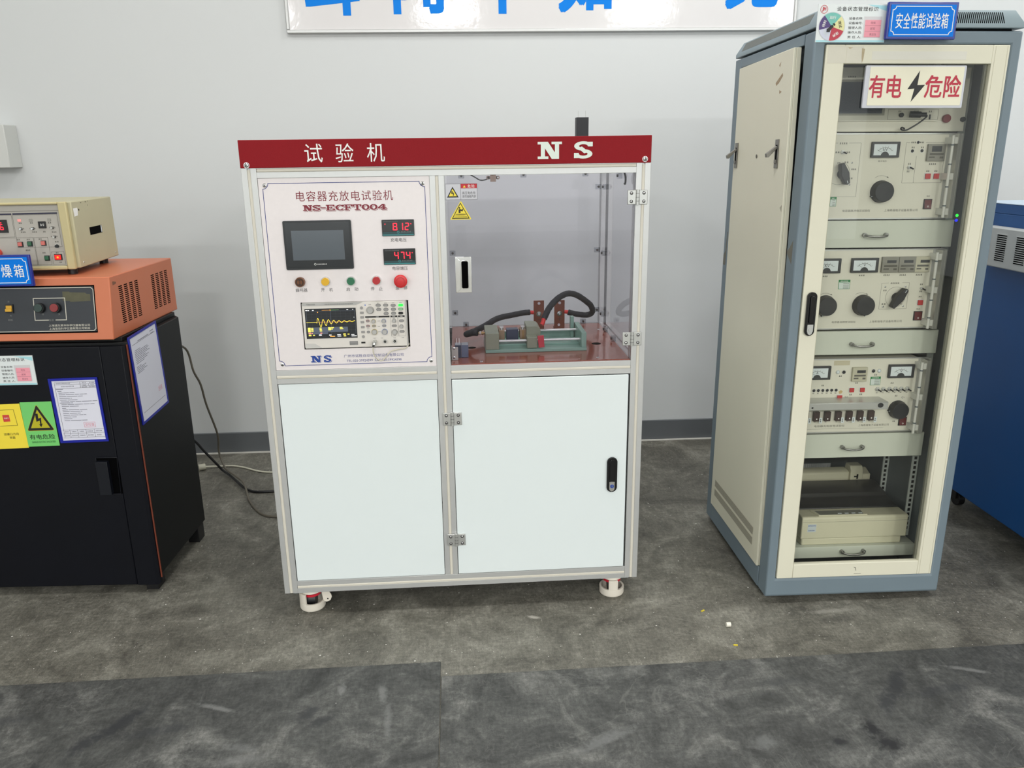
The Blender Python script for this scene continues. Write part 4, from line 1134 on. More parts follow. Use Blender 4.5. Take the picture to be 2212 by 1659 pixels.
# blank drawers and pull-out shelf
ARCH = M('handle_metal', (150, 150, 146), .3, .9)
def drawer_handle(par, u, z, wd, y):
    mb = MB(XYZ, ARCH)
    mb.tube([(u - wd / 2, y, z), (u - wd * .46, y - .016, z - .0010), (u - wd * .22, y - .022, z - .0030), (u, y - .023, z - .0035), (u + wd * .22, y - .022, z - .0030), (u + wd * .46, y - .016, z - .0010), (u + wd / 2, y, z)], .0033, seg=12)
    for s in (-1, 1):
        mb.cyl(u + s * wd * .485, z, -y - .001, -y + .010, .0062, F=Frame((0, 0, 0), (1, 0, 0), (0, 0, 1)))
    return mb.build('handle', par)
for z0, z1, hu, hz in ((1.1085, 1.1875, .2755, 1.1455), (.7850, .8585, .2735, .8185), (.4500, .5285, .2805, .4865)):
    d = MB(XYZ, DRAWER).box(.0500, .5120, .105, .118, z0, z1).box(.06, .50, .118, .50, z0 + .01, z1 - .01)
    d = d.build('drawer', rk, 0.0012, label='pale green blank drawer')
    drawer_handle(d, hu, hz, .066, .105)
d = MB(XYZ, DRAWER).box(.0500, .5350, .105, .118, .0995, .1390).box(.0500, .5350, .118, .58, .1330, .1390)
d = d.build('pull_out_shelf', rk, 0.0012, label='pale pull-out shelf with handle'); drawer_handle(d, .3230, .1225, .074, .105)
# slotted mounting rails
RAILM = M('rail_grey', (186, 192, 186), .5)
for u0, y in ((.5130, .150), (.5190, .330)):
    r = MB(XYZ, RAILM).box(u0, u0 + .0205, y, y + .004, .150, 1.66)
    r = r.build('mounting_rail', rk)
    mb = MB(front(y), VOID)
    for k in range(16):
        mb.box(u0 + .006, u0 + .0145, .172 + k * .0165, .182 + k * .0165, 0, .0003)
    mb.build('rail_slots', r, smooth=False)
for k, (z, mt, nm) in enumerate(((1.1995, GREENLED, 'green'), (1.1855, BLUELED, 'blue'))):
    mb = MB(front(.105), mt); mb.dome(.5170, z, 0, .004, .0042); mb.build('indicator', rk, label='glowing ' + nm + ' indicator light')

# ---- instruments
METERW = M('dial_white', (214, 222, 224), .3); DKRIM = M('meter_rim', (50, 52, 54), .35); GLBL = M('label_green', (34, 124, 66), .5); PRT = M('panel_print', (92, 90, 82), .7)
REDB = M('square_red', (184, 48, 48), .4); REDR = M('rocker_red', (92, 24, 26), .35); KNOBB = M('knob_black', (26, 28, 30), .45); TIMG = M('timer_grey', (134, 132, 122), .5)
YI = .105
IF = front(YI)
def instrument(name, label, z0, z1):
    t = thing(name, label, 'test instrument', (.28, .25, z0), RM, 'rack instruments with side handles')
    MB(XYZ, PANEL).box(.058, .462, YI + .003, .40, z0 + .002, z1 - .002).build('case', t)
    return t
def face(t, z0, z1, extra):
    mb = MB(IF, PANEL); mb.box(.0560, .4605, z0 + .003, z1 - .003, -.003, 0)
    mb.box(.0560, .4900, z1 - .0035, z1, -.003, .002, STEEL).box(.0560, .4900, z0, z0 + .0035, -.003, .002, STEEL)
    extra(mb)
    mb.build('front_panel', t, smooth=False)
    CLR = M('handle_pale', (206, 206, 198), .25)
    h = MB(XYZ, M('ear_grey', (176, 176, 168), .45)).box(.4610, .5000, YI, YI + .003, z0 + .003, z1 - .003)
    h = h.build('rack_ear', t)
    hb = MB(XYZ, M('handle_rail', (188, 188, 182), .3, .6)).box(.4690, .4715, .070, YI, z0 + .003, z1 - .003).box(.4790, .4815, .070, YI, z0 + .003, z1 - .003).box(.4715, .479, .0705, .073, z0 + .003, z1 - .003)
    for q in (.09, .5, .91):
        z = z0 + (z1 - z0) * q
        hb.box(.4500, .4695, .073, YI, z - .009, z + .009, CLR)
    hb.cyl(.4530, .0700, z0 + .005, z1 - .008, .0042, CLR, F=XYZ)
    for q in (.16, .38, .64, .86):
        z = z0 + (z1 - z0) * q
        hb.cyl(.453, .070, z - .002, z + .002, .0046, RACKIN, F=XYZ)
    hb.build('handle', h, label='pale vertical side handle')
def dial(t, u0, u1, z0, z1, txt, needle=.15):
    mb = MB(IF, DKRIM); mb.box(u0, u1, z0, z1, 0, .008)
    d = mb.build('dial_meter', t, 0.001)
    mb = MB(IF, METERW); a, b, c, e = u0 + .006, u1 - .0095, z0 + .0065, z1 - .0065
    mb.box(a, b, c, e, .008, .0083)
    cx, w_ = (a + b) / 2, b - a
    mb.ring(cx, c - .006, .0083, .0085, w_ * .40, w_ * .415, PRT, seg=18, a0=math.radians(42), a1=math.radians(138))
    for q in range(42, 139, 16):
        q = math.radians(q)
        mb.line([(cx + w_ * .41 * math.cos(q), c - .006 + w_ * .41 * math.sin(q)), (cx + w_ * .47 * math.cos(q), c - .006 + w_ * .47 * math.sin(q))], .0005, .0083, .0085, PRT)
    mb.ring(cx, c - .002, .0083, .0090, .001, .012, DKRIM, seg=14, a0=math.radians(10), a1=math.radians(170))
    lw = .0035 * len(txt)
    mb.text(txt, cx - lw, cx + lw, c + w_ * .18, c + w_ * .30, .0086, DARKTXT)
    q = math.radians(180 - 40 - 100 * needle)
    mb.line([(cx + .012 * math.cos(q), c + .012 * math.sin(q)), (cx + w_ * .44 * math.cos(q), c - .006 + w_ * .44 * math.sin(q))], .0006, .0086, .0088, DARKTXT)
    mb.build('dial_face', d, smooth=False, label='white dial face marked ' + txt)
def round_knob(t, u, z, r, ang):
    mb = MB(IF, KNOBB); mb.cyl(u, z, 0, .006, r * 1.02, seg=32).cyl(u, z, .006, .024, r, r2=r * .9, seg=32)
    c, s = math.cos(ang), math.sin(ang)
    mb.poly([(u + r * .8 * math.cos(ang + .35), z + r * .8 * math.sin(ang + .35)), (u + r * 1.14 * c, z + r * 1.14 * s), (u + r * .8 * math.cos(ang - .35), z + r * .8 * math.sin(ang - .35))], 0, .010)
    k = mb.build('knob', t, 0.001, label='round black knob')
    MB(IF, METERW).line([(u + r * .86 * c, z + r * .86 * s), (u + r * 1.1 * c, z + r * 1.1 * s)], .0010, .0101, .0104).build('pointer', k, smooth=False)
def selector(t, u, z, L, wd, ang):
    F = IF.at(u, z, 0, ang)
    mb = MB(F, KNOBB); mb.cyl(0, 0, 0, .008, wd * .62)
    mb.poly([(-L, -wd * .22), (-L * .1, -wd * .52), (L * .1, -wd * .52), (L * .92, -wd * .30), (L, 0), (L * .92, wd * .30), (L * .1, wd * .52), (-L * .1, wd * .52), (-L, wd * .22)], .006, .026)
    k = mb.build('selector_knob', t, 0.0014, label='black pointer selector knob')
    MB(F, METERW).box(L * .62, L * .88, -.0008, .0008, .0265, .0268).build('pointer', k, smooth=False)
def rocker(t, u0, u1, z0, z1):
    mb = MB(IF, KNOBB); mb.box(u0, u1, z0, z1, 0, .003)
    k = mb.build('rocker_switch', t, label='dark red rocker switch')
    m2 = MB(IF, REDR); zm = (z0 + z1) / 2
    m2.add([(u0 + .002, z0 + .002, .006), (u1 - .002, z0 + .002, .006), (u1 - .002, zm, .004), (u0 + .002, zm, .004), (u1 - .002, z1 - .002, .0032), (u0 + .002, z1 - .002, .0032)], [(0, 1, 2, 3), (3, 2, 4, 5)])
    m2.ring((u0 + u1) / 2, z0 + (z1 - z0) * .28, .0056, .0060, .0016, .0024, WHITE)
    m2.build('rocker', k, smooth=False)
def square_button(t, u0, z1, s=.0150):
    mb = MB(IF); mb.box(u0 - .0015, u0 + s + .0015, z1 - s - .0015, z1 + .0015, 0, .0015, METERW); mb.box(u0, u0 + s, z1 - s, z1, .0015, .0060, REDB); mb.build('button', t, 0.0006, label='square red button')
def toggle(t, u, z, r=.0050, dr=(.004, -.004)):
    mb = MB(IF, STEEL); mb.cyl(u, z, 0, .003, r * 1.2, seg=6).cyl(u, z, .003, .008, r * .7)
    mb.tube([(u, z, .008), (u + dr[0], z + dr[1], .018)], .0022, KNOBB, IF, smooth=0); mb.build('toggle_switch', t)
def lamp(t, u, z, r, mt):
    mb = MB(IF, mt); mb.dome(u, z, 0, r * .8, r); mb.ring(u, z, 0, .001, r, r * 1.2, STEEL); mb.build('pilot_lamp', t)
def timer(t, u0, u1, z0, z1, mt, win):
    mb = MB(IF, mt); mb.box(u0, u1, z0, z1, 0, .008)
    k = mb.build('timer', t, 0.001, label='small grey timer module')
    mb = MB(IF); mb.box(*win, .008, .0084, DKRIM)
    if z1 - z0 < .0485:
        w_ = u1 - u0
        mb.box(u0 + w_ * .12, u1 - w_ * .1, z0 + .0165, z0 + .0220, .008, .0083, PRT).box(u0 + w_ * .1, u0 + w_ * .42, z0 + .0085, z0 + .0125, .008, .0083, PRT).box(u1 - w_ * .3, u1 - w_ * .1, z0 + .007, z0 + .0125, .008, .0083, PRT)
    else:
        for zz in (.020, .013, .007):
            mb.ticks(u0 + .010, u1 - .010, z0 + zz, .0025, .0083, PRT)
    mb.build('timer_face', k, smooth=False)
def green_label(t, u0, u1, z0, z1):
    mb = MB(IF); mb.box(u0, u1, z0, z1, 0, .0003, GLBL).box(u0 + .0015, u1 - .0012, z0 + .0012, z0 + (z1 - z0) * .74, .0003, .0005, M('label_white', (206, 216, 210), .5))
    mb.ticks(u0 + .006, u1 - .006, z1 - .0038, .0030, .0006, WHITE)
    for q in (.62, .44, .26, .12):
        mb.ticks(u0 + (u1 - u0) * .42, u1 - .003, z0 + (z1 - z0) * q, .0022, .0007, PRT)
    mb.build('calibration_label', t, smooth=False, label='green and white label')
MAKER = '上海希瑞电子设备有限公司'
# upper instrument
I1 = instrument('pulse_voltage_tester', 'cream rack instrument with one kV dial, highest of the three handled units', 1.1910, 1.4305)
def ex(mb):
    mb.line([(.120, 1.404), (.138, 1.404)], .0006, 0, .0003, PRT).line([(.171, 1.404), (.206, 1.404), (.206, 1.255), (.120, 1.255)], .0006, 0, .0003, PRT)
    mb.line([(.349, 1.404), (.338, 1.404), (.338, 1.293), (.4540, 1.293), (.4540, 1.404), (.396, 1.404)], .0006, 0, .0003, PRT).line([(.372, 1.367), (.372, 1.293)], .0006, 0, .0003, PRT)
    mb.ring(.149, 1.3210, 0, .0003, .0315, .0321, PRT, a0=math.radians(-150), a1=math.radians(80))
    mb.text('电容器脉冲电压试验仪', .1715, .2540, 1.2120, 1.2190, .0003, PRT, bold=0); mb.text(MAKER, .2955, .3960, 1.2125, 1.2195, .0003, PRT, bold=0)
    mb.text('脉冲电压', .261, .286, 1.3515, 1.3565, .0003, PRT)
    for a, b, v in ((.143, .167, 1.403), (.352, .367, 1.405), (.377, .390, 1.405), (.355, .365, 1.391), (.382, .392, 1.391), (.412, .434, 1.345), (.407, .417, 1.326), (.431, .441, 1.326), (.350, .360, 1.346), (.349, .358, 1.325), (.133, .147, 1.379), (.162, .177, 1.379), (.142, .152, 1.350), (.162, .176, 1.351), (.185, .200, 1.332), (.180, .193, 1.307)):
        mb.ticks(a, b, v, .0042, .0004, PRT)
    mb.text('电源', .418, .427, 1.2525, 1.2575, .0003, PRT)
    mb.line([(.258, 1.308), (.266, 1.3125), (.276, 1.314), (.287, 1.312), (.297, 1.308)], .0007, 0, .0003, PRT).poly([(.298, 1.307), (.292, 1.3085), (.2945, 1.312)], 0, .0003, PRT)
face(I1, 1.1910, 1.4305, ex)
dial(I1, .2350, .3170, 1.3635, 1.4070, 'kV', .02)
selector(I1, .1575, 1.3190, .0310, .022, math.radians(-70)); round_knob(I1, .2785, 1.2690, .0310, math.radians(205))
timer(I1, .4000, .4520, 1.3535, 1.4000, TIMG, (.411, .440, 1.379, 1.3945))
square_button(I1, .4040, 1.3190); square_button(I1, .4290, 1.3190); rocker(I1, .4105, .4345, 1.2185, 1.2470); green_label(I1, .1310, .1505, 1.2280, 1.2550)
toggle(I1, .1540, 1.3790); toggle(I1, .3540, 1.3360); lamp(I1, .3580, 1.3815, .0045, KNOBB); lamp(I1, .3860, 1.3820, .0045, KNOBB); lamp(I1, .3720, 1.4050, .0040, KNOBB)
for q in ((.185, 1.350), (.184, 1.289)):
    mb = MB(IF); screw_head(mb, q[0], q[1], 0, .0030, STEEL); mb.build('screw', I1)
# middle instrument
I2 = instrument('self_ignition_tester', 'cream rack instrument with three small grey timers, middle of the handled units', .8650, 1.1045)
def ex(mb):
    mb.line([(.336, 1.0035), (.315, 1.0030), (.315, .9245), (.400, .9250), (.400, 1.0035), (.378, 1.0035)], .0006, 0, .0003, PRT)
    mb.ring(.3620, .9610, 0, .0003, .0300, .0306, PRT)
    mb.text('电容器自燃性试验仪', .1745, .2480, .8835, .8900, .0003, PRT, bold=0); mb.text(MAKER, .2895, .3910, .8835, .8905, .0003, PRT, bold=0)
    for a, b, v in ((.128, .148, 1.026), (.242, .261, 1.027), (.317, .337, 1.027), (.366, .387, 1.027), (.416, .437, 1.027), (.433, .443, .998), (.434, .444, .961), (.342, .370, 1.0025), (.322, .334, .981), (.322, .336, .940), (.380, .386, .940), (.434, .444, .977)):
        mb.ticks(a, b, v, .0042, .0004, PRT)
    mb.text('电源', .432, .443, .9205, .9260, .0003, PRT)
    for c in (.149, .258):
        mb.line([(c - .019, .971), (c - .008, .975), (c + .003, .975), (c + .017, .970)], .0007, 0, .0003, PRT).poly([(c + .019, .969), (c + .0125, .970), (c + .0145, .9735)], 0, .0003, PRT)
face(I2, .8650, 1.1045, ex)
dial(I2, .1000, .1815, 1.0355, 1.0785, 'KV', .1); dial(I2, .2130, .2950, 1.0360, 1.0790, 'V', .1)
for u in (.3055, .3570, .4070):
    timer(I2, u, u + (.0505 if u < .40 else .0445), 1.0355, 1.0815, TIMG if u < .40 else M('timer_pale', (186, 182, 160), .5), (u + .0140, u + .0420, 1.0635, 1.0720))
round_knob(I2, .1470, .9385, .0305, math.radians(255)); round_knob(I2, .2625, .9380, .0310, math.radians(285)); selector(I2, .3640, .9600, .0340, .023, math.radians(56))
green_label(I2, .1825, .2180, .9865, 1.0145); toggle(I2, .4390, .9860, .0040, (.003, -.003)); square_button(I2, .4320, .9510); rocker(I2, .4250, .4510, .8890, .9170)
for q in ((.327, .992), (.389, .992), (.327, .932), (.389, .933)):
    mb = MB(IF); screw_head(mb, q[0], q[1], 0, .0034, STEEL); mb.build('screw', I2)
# lower instrument
I3 = instrument('charge_discharge_tester', 'cream rack instrument with a steel bracket over sockets, lowest of the handled units', .5340, .7735)
def ex(mb):
    mb.text('电容器充电放电试验仪', .1530, .2500, .5530, .5600, .0003, PRT, bold=0); mb.text(MAKER, .2935, .3920, .5535, .5605, .0003, PRT, bold=0)
    mb.line([(.13, .547), (.375, .547)], .0004, 0, .0003, PRT)
    for a, b, v in ((.163, .172, .689), (.269, .278, .695), (.215, .225, .718), (.326, .336, .720), (.381, .392, .6925), (.254, .263, .658), (.286, .296, .658), (.240, .252, .649), (.403, .412, .568), (.400, .409, .651)):
        mb.ticks(a, b, v, .0045, .0004, PRT)
    for k in range(6):
        mb.ticks(.137 + k * .014, .143 + k * .014, .664, .003, .0004, PRT)
        mb.ticks(.338 + k * .019, .344 + k * .019, .662, .003, .0004, PRT)
    mb.text('小', .4205, .4310, .6410, .6500, .0003, DARKTXT); mb.text('大', .4460, .4530, .6030, .6120, .0003, DARKTXT)
    mb.box(.195, .245, .752, .766, 0, .0003, M('tape_mark', (190, 182, 156), .5))
    mb.poly([(.219, .668), (.226, .673), (.232, .669), (.229, .662), (.222, .661)], 0, .0003, M('glue_stain', (190, 168, 118), .6))
face(I3, .5340, .7735, ex)
dial(I3, .1030, .1850, .7090, .7520, 'A', .1); dial(I3, .3670, .4480, .7100, .7525, 'V', .1)
timer(I3, .2535, .3000, .7010, .7460, M('timer_pale', (206, 198, 172), .5), (.2670, .2940, .7285, .7370)); green_label(I3, .3155, .3480, .6865, .7140)
for u, z, mt in ((.2100, .7305, METERW), (.2290, .7300, KNOBB), (.3220, .7320, KNOBB), (.3400, .7320, METERW)):
    lamp(I3, u, z, .0052, mt)
for k in range(7):
    lamp(I3, .1265 + k * .0140, .6730, .0045, KNOBB)
for k in range(6):
    toggle(I3, .3410 + k * .0190, .6735, .0062, (.004, -.003))
square_button(I3, .2520, .6800, .0135); square_button(I3, .2855, .6800, .0135); square_button(I3, .2150, .6570, .0150)
bk = MB(XYZ, STEEL).box(.0900, .3490, .045, YI, .6480, .6500)
bk.box(.0900, .3490, .045, .047, .6275, .6480)
bk = bk.build('bracket', I3, 0.0008, label='bent steel bracket shelf')
mb = MB(front(.045), KNOBB); mb.cyl(.325, .640, 0, .0004, .0075, sx=1.2).cyl(.114, .636, 0, .0004, .0030); mb.build('bracket_holes', bk, smooth=False)
SOCK = M('socket_brown', (58, 42, 38), .4)
for k in range(7):
    u = .1185 + k * .0348
    mb = MB(IF, SOCK); mb.box(u - .0090, u + .0090, .5760, .6060, 0, .012)
    mb.cyl(u, .584, .012, .0125, .0022, WHITE)
    s_ = mb.build('socket', I3, 0.001)
    if k not in (2,):
        mb = MB(IF, METERW); mb.box(u + .0080, u + .0170, .5700, .5880, .012, .0126); mb.ticks(u + .0105, u + .0145, .579, .010, .0130, PRT, k=1); mb.build('tag', s_, smooth=False)
    mb = MB(IF); mb.ticks(u - .003, u + .003, .571, .0035, .0004, PRT); mb.build('socket_print', s_, smooth=False)
round_knob(I3, .4125, .6070, .0285, math.radians(185)); rocker(I3, .4215, .4465, .5535, .5815)
# unit with a dark screen behind the danger sign
t = thing('display_unit', 'cream instrument with a dark screen behind the danger sign, at the top of the rack', 'display unit', (.28, .25, 1.4350), RM)
MB(XYZ, PANEL).box(.0580, .5000, YI, .42, 1.4345, 1.6050).build('case', t, 0.001)
mb = MB(IF, PANEL); mb.poly([(.1000, 1.4625), (.4140, 1.4625), (.4180, 1.4665), (.4180, 1.5850), (.1000, 1.5850)], 0, .006); mb.ticks(.145, .168, 1.580, .004, .0064, DARKTXT); fp = mb.build('front_panel', t, 0.001)
mb = MB(IF, M('unit_frame', (150, 148, 134), .5)); mb.box(.1000, .2600, 1.4780, 1.5720, .006, .0075); mb.build('screen_frame', fp)
MB(IF, M('dark_screen', (38, 46, 56), .15)).box(.1050, .2520, 1.4830, 1.5660, .0075, .0080).build('screen', fp)
mb = MB(IF, KNOBB); mb.cyl(.3085, 1.4785, .006, .012, .0062).cyl(.393, 1.473, .006, .008, .0022).box(.3905, .3955, 1.467, 1.480, .006, .0066); mb.build('small_knob', fp)
mb = MB(IF, PRT); mb.line([(.271, 1.494), (.4165, 1.494), (.4165, 1.4665), (.271, 1.4665)], .0006, .006, .0063, close=True); mb.ticks(.30, .31, 1.489, .003, .0064); mb.ticks(.345, .36, 1.489, .003, .0064); mb.ticks(.388, .399, 1.488, .004, .0064); mb.build('printed_frame', fp, smooth=False)
mb = MB(IF, M('dull_red', (120, 46, 50), .4)); mb.cyl(.4430, 1.4690, 0, .010, .0112); mb.build('button', t, 0.001, label='dull red round button')
mb = MB(IF, KNOBB); mb.cyl(.4920, 1.4670, 0, .008, .0068); mb.build('button', t, 0.001, label='small black round button')
# lead with black plug hanging from that unit
t = thing('plug_lead', 'short black lead with plug hanging from the display unit behind the danger sign', 'lead', (.345, .06, 1.436), RM)
MB(XYZ, KNOBB).tube([(.3310, .092, 1.4800), (.3450, .088, 1.4795), (.3580, .086, 1.4788)], .0085, smooth=2, seg=14).tube([(.3550, .086, 1.4790), (.3720, .080, 1.4785)], .0058, smooth=0, seg=12).build('plug', t)
MB(XYZ, KNOBB).tube([(.3720, .080, 1.4780), (.3700, .076, 1.4720), (.3480, .072, 1.4560), (.3230, .075, 1.4400), (.3130, .080, 1.4370), (.3080, .088, 1.4400), (.3120, .092, 1.4450), (.3190, .088, 1.4410)], .0022, seg=8).build('lead', t)
# printer on the pull-out shelf
PRC = M('printer_beige', (206, 202, 176), .5, var=.04, scale=9); PRD = M('printer_dark_cover', (58, 58, 56), .35); PRG = M('printer_panel_grey', (128, 128, 118), .5)
t = thing('printer', 'beige dot matrix printer with a dark cover on the pull-out shelf of the rack', 'printer', (.32, .28, .1392), RM)
SIDEP = Frame((0, 0, 0), (0, 1, 0), (0, 0, 1), (1, 0, 0))
MB(XYZ, PRC).box(.1560, .4910, .1180, .470, .1393, .1640).build('base', t, 0.004)
mb = MB(SIDEP, PRC); mb.poly([(.1150, .1640), (.1150, .2360), (.1200, .2410), (.1800, .2400), (.1800, .1640)], .1510, .5050); mb.poly([(.180, .1640), (.180, .238), (.40, .238), (.47, .225), (.47, .164)], .1530, .503); b = mb.build('case', t, 0.003)
mb = MB(front(.115)); mb.box(.1515, .5045, .2225, .2232, 0, .0003, PRG)
mb.box(.1705, .1990, .1885, .2160, 0, .0005, M('badge_pale', (196, 204, 206), .4)); mb.text('EPSON', .1725, .1970, .2085, .2130, .0006, M('badge_blue', (32, 66, 150), .5), bold=.02); mb.ticks(.1735, .195, .194, .003, .0007, M('badge_blue', (32, 66, 150), .5)); mb.build('badge', b, smooth=False)
TP = Frame((0, 0, .2412), (1, 0, 0), (0, 1, 0), (0, 0, 1))
mb = MB(TP, PRC); mb.poly([(.2060, .1200), (.3680, .1200), (.3760, .1600), (.1950, .1600)], 0, .004); mb.poly([(.2120, .122), (.3560, .122), (.3600, .1530), (.2050, .153)], .004, .0045, PRG)
for u in (.273, .296, .319, .342):
    mb.box(u, u + .0125, .1265, .1310, .0045, .0055, METERW)
mb.build('control_strip', t, 0.0006)
mb = MB(SIDEP, PRD); mb.poly([(.1780, .2380), (.1780, .2440), (.2550, .2480), (.2650, .2580), (.3450, .2700), (.3600, .2650), (.3600, .2380)], .1530, .5030); mb.build('cover', t, 0.003, label='dark smoked cover')
mb = MB(SIDEP, PRC); mb.poly([(.3650, .2380), (.3650, .2900), (.3750, .2960), (.4100, .2960), (.4200, .2380)], .1600, .4200); mb.poly([(.355, .238), (.355, .300), (.365, .316), (.40, .316), (.42, .238)], .4200, .4650).poly([(.360, .238), (.360, .285), (.40, .298), (.42, .238)], .4650, .4950); b = mb.build('tractor_unit', t, 0.003)
mb = MB(front(.355)); mb.box(.4330, .4450, .276, .281, 0, .0005, VOID).box(.442, .4480, .270, .287, 0, .0005, VOID); mb.build('lever_mark', b, smooth=False)

# ---- signs on the rack
NPF, NPB = M('nameplate_blue', (0, 122, 226), .4, spec=.15), M('nameplate_frame', (16, 44, 140), .25)
def nameplate(F, u0, u1, v0, v1, n0, txt, tu, name_label, base, Mx, grp):
    t = thing('name_plate', name_label, 'sign', base, Mx, grp)
    mb = MB(F, NPB); mb.box(u0, u1, v0, v1, n0, n0 + .010); mb.build('frame', t, 0.0015)
    mb = MB(F, NPF); mb.box(u0 + .0065, u1 - .0065, v0 + .0065, v1 - .0065, n0 + .010, n0 + .0112)
    notch_border(mb, u0 + .0115, u1 - .0115, v0 + .0110, v1 - .0110, .0085, .0020, n0 + .0115, WHITE)
    for ch, a, b in tu:
        mb.text(ch, a, b, v0 + (v1 - v0) * .29, v0 + (v1 - v0) * .70, n0 + .0116, WHITE, bold=.004)
    mb.build('face', t, smooth=False, label='blue face with white characters')
chars = []
for k, ch in enumerate('安全性能试验箱'):
    chars.append((ch, .1985 + k * .0202, .1985 + k * .0202 + .0182))
nameplate(front(-.012), .1765, .3625, 1.6585, 1.7480, .002, '', chars, 'blue name plate with seven white characters, on the top front of the rack', (.27, -.012, 1.6585), RM, 'blue name plates')
PINK, TEALS = M('pink_tag', (240, 158, 172), .5), None
SECT = [(48, 128, (112, 190, 178)), (-18, 48, (226, 222, 160)), (-98, -18, (188, 40, 62)), (-166, -98, (206, 210, 226)), (128, 194, (70, 46, 116))]
def status_card(F, u0, v0, label, base, Mx, full=True, W=.184, H=.092):
    t = thing('status_card', label, 'sign', base, Mx, 'equipment status cards')
    mb = MB(F, M('card_white', (226, 232, 232), .3)); mb.box(u0, u0 + W, v0, v0 + H, 0, .003)
    TE = M('card_teal', (170, 220, 228), .35)
    mb.poly([(u0 + W * .70, v0 + H - .001), (u0 + W * .86, v0 + H * .90), (u0 + W - .001, v0 + H * .82), (u0 + W - .001, v0 + H * .96)], .003, .0031, TE).box(u0 + .0005, u0 + W - .0005, v0 + .0005, v0 + H * .06, .003, .0031, TE)
    mb.text('设备状态管理标识', u0 + W * .27, u0 + W * .865, v0 + H * .815, v0 + H * .930, .0034, DARKTXT, bold=.004, spacing=1.15)
    for k, s in enumerate(('设备名称:', '设备编号:', '管理人员:', '操作人员:', '责 任 人:')):
        v = v0 + H * (.595 - k * .122)
        mb.text(s, u0 + W * .455, u0 + W * .655, v, v + H * .068, .0034, DARKTXT, bold=.004)
    c = mb.build('card', t, 0.0006, smooth=False)
    mb = MB(F, M('dial_ring', (200, 202, 206), .4)); cu, cv, r = u0 + W * .215, v0 + H * .41, H * .385
    mb.cyl(cu, cv, .003, .0034, r, seg=40)
    for k, (a, b, rgb) in enumerate(SECT):
        pts = [(cu, cv)] + [(cu + r * .95 * math.cos(math.radians(a + (b - a) * i / 8)), cv + r * .95 * math.sin(math.radians(a + (b - a) * i / 8))) for i in range(9)]
        mb.poly(pts, .0034, .0038, M('sector_%d' % k, rgb, .4))
    for s, ang, mt in (('运行', 88, WHITE), ('调试', 15, DARKTXT), ('保养', -58, WHITE), ('停机', -132, METERW), ('待料', 161, WHITE)):
        q = math.radians(ang)
        mb.text(s, -.0085, .0085, -.004, .004, .0041, mt, bold=.01, F=F.at(cu + r * .62 * math.cos(q), cv + r * .62 * math.sin(q), 0, q - math.pi / 2))
    d = mb.build('dial', t, smooth=False, label='coloured status dial')
    mb = MB(F.at(cu, cv, 0, math.radians(-135)), SBLK); mb.cyl(0, 0, .0042, .0058, .0038).poly([(-.002, .0025), (.012, .0045), (.012, .0065), (.0185, 0), (.012, -.0065), (.012, -.0045), (-.002, -.0025)], .0044, .0056).poly([(-.006, -.004), (-.0095, -.0025), (-.0095, .0025), (-.006, .004)], .0044, .0056); mb.build('pointer', d)
    mb = MB(F); mb.box(u0 + W * .675, u0 + W * .935, v0 + H * .13, v0 + H * .68, .003, .0033, M('sleeve_clear', (208, 206, 208), .3))
    for k in range(3):
        v = v0 + H * (.44 - k * .152)
        mb.box(u0 + W * .695, u0 + W * .925, v, v + H * .148, .0033, .0037, PINK).box(u0 + W * .695, u0 + W * .925, v, v + H * .006, .0037, .0038, M('pink_dark', (190, 84, 104), .5))
        mb.text(('何弦', '郭军', '陈志生')[k], u0 + W * .775, u0 + W * (.845 if k < 2 else .87), v + H * .04, v + H * .105, .0039, M('pink_text', (150, 96, 110), .5))
    mb.build('name_tags', t, smooth=False, label='three pink name tags')
    mb = MB(F); LR = M('logo_red', (196, 44, 62), .4); mb.ring(u0 + W * .085, v0 + H * .86, .003, .0034, .0088, .0100, LR); mb.text('JH', u0 + W * .057, u0 + W * .113, v0 + H * .80, v0 + H * .92, .0034, LR, bold=.05); mb.build('logo', t, smooth=False, label='round red logo')
status_card(front(-.0015), .0000, 1.6535, 'white status card with a coloured dial, left of the blue plate on the rack', (.09, -.0015, 1.6535), RM)
t = thing('danger_sign', 'cream danger sign with red characters and a black bolt, fixed on the rack door glass', 'sign', (.28, .008, 1.491), RM)
mb = MB(front(.0075), M('sign_backing', (200, 202, 210), .3)); mb.poly(rrect(.1455, .4210, 1.4910, 1.5980, .003), 0, .008); mb.build('backing', t, 0.0008)
mb = MB(front(.0075), M('sign_cream', (232, 228, 204), .35)); mb.box(.1575, .4145, 1.4975, 1.5945, .008, .009)
DR_ = M('danger_red', (184, 30, 58), .45)
for ch, a, b in (('有', .1585, .2000), ('电', .2070, .2480), ('危', .3115, .3590), ('险', .3640, .4100)):
    mb.text(ch, a, b, 1.5165, 1.5735, .0094, DR_, bold=.014)
mb.poly([(.2925, 1.5850), (.2640, 1.5385), (.2830, 1.5400), (.2770, 1.5065), (.3110, 1.5495), (.2900, 1.5490)], .009, .0094, SBLK)
mb.build('face', t, smooth=False)

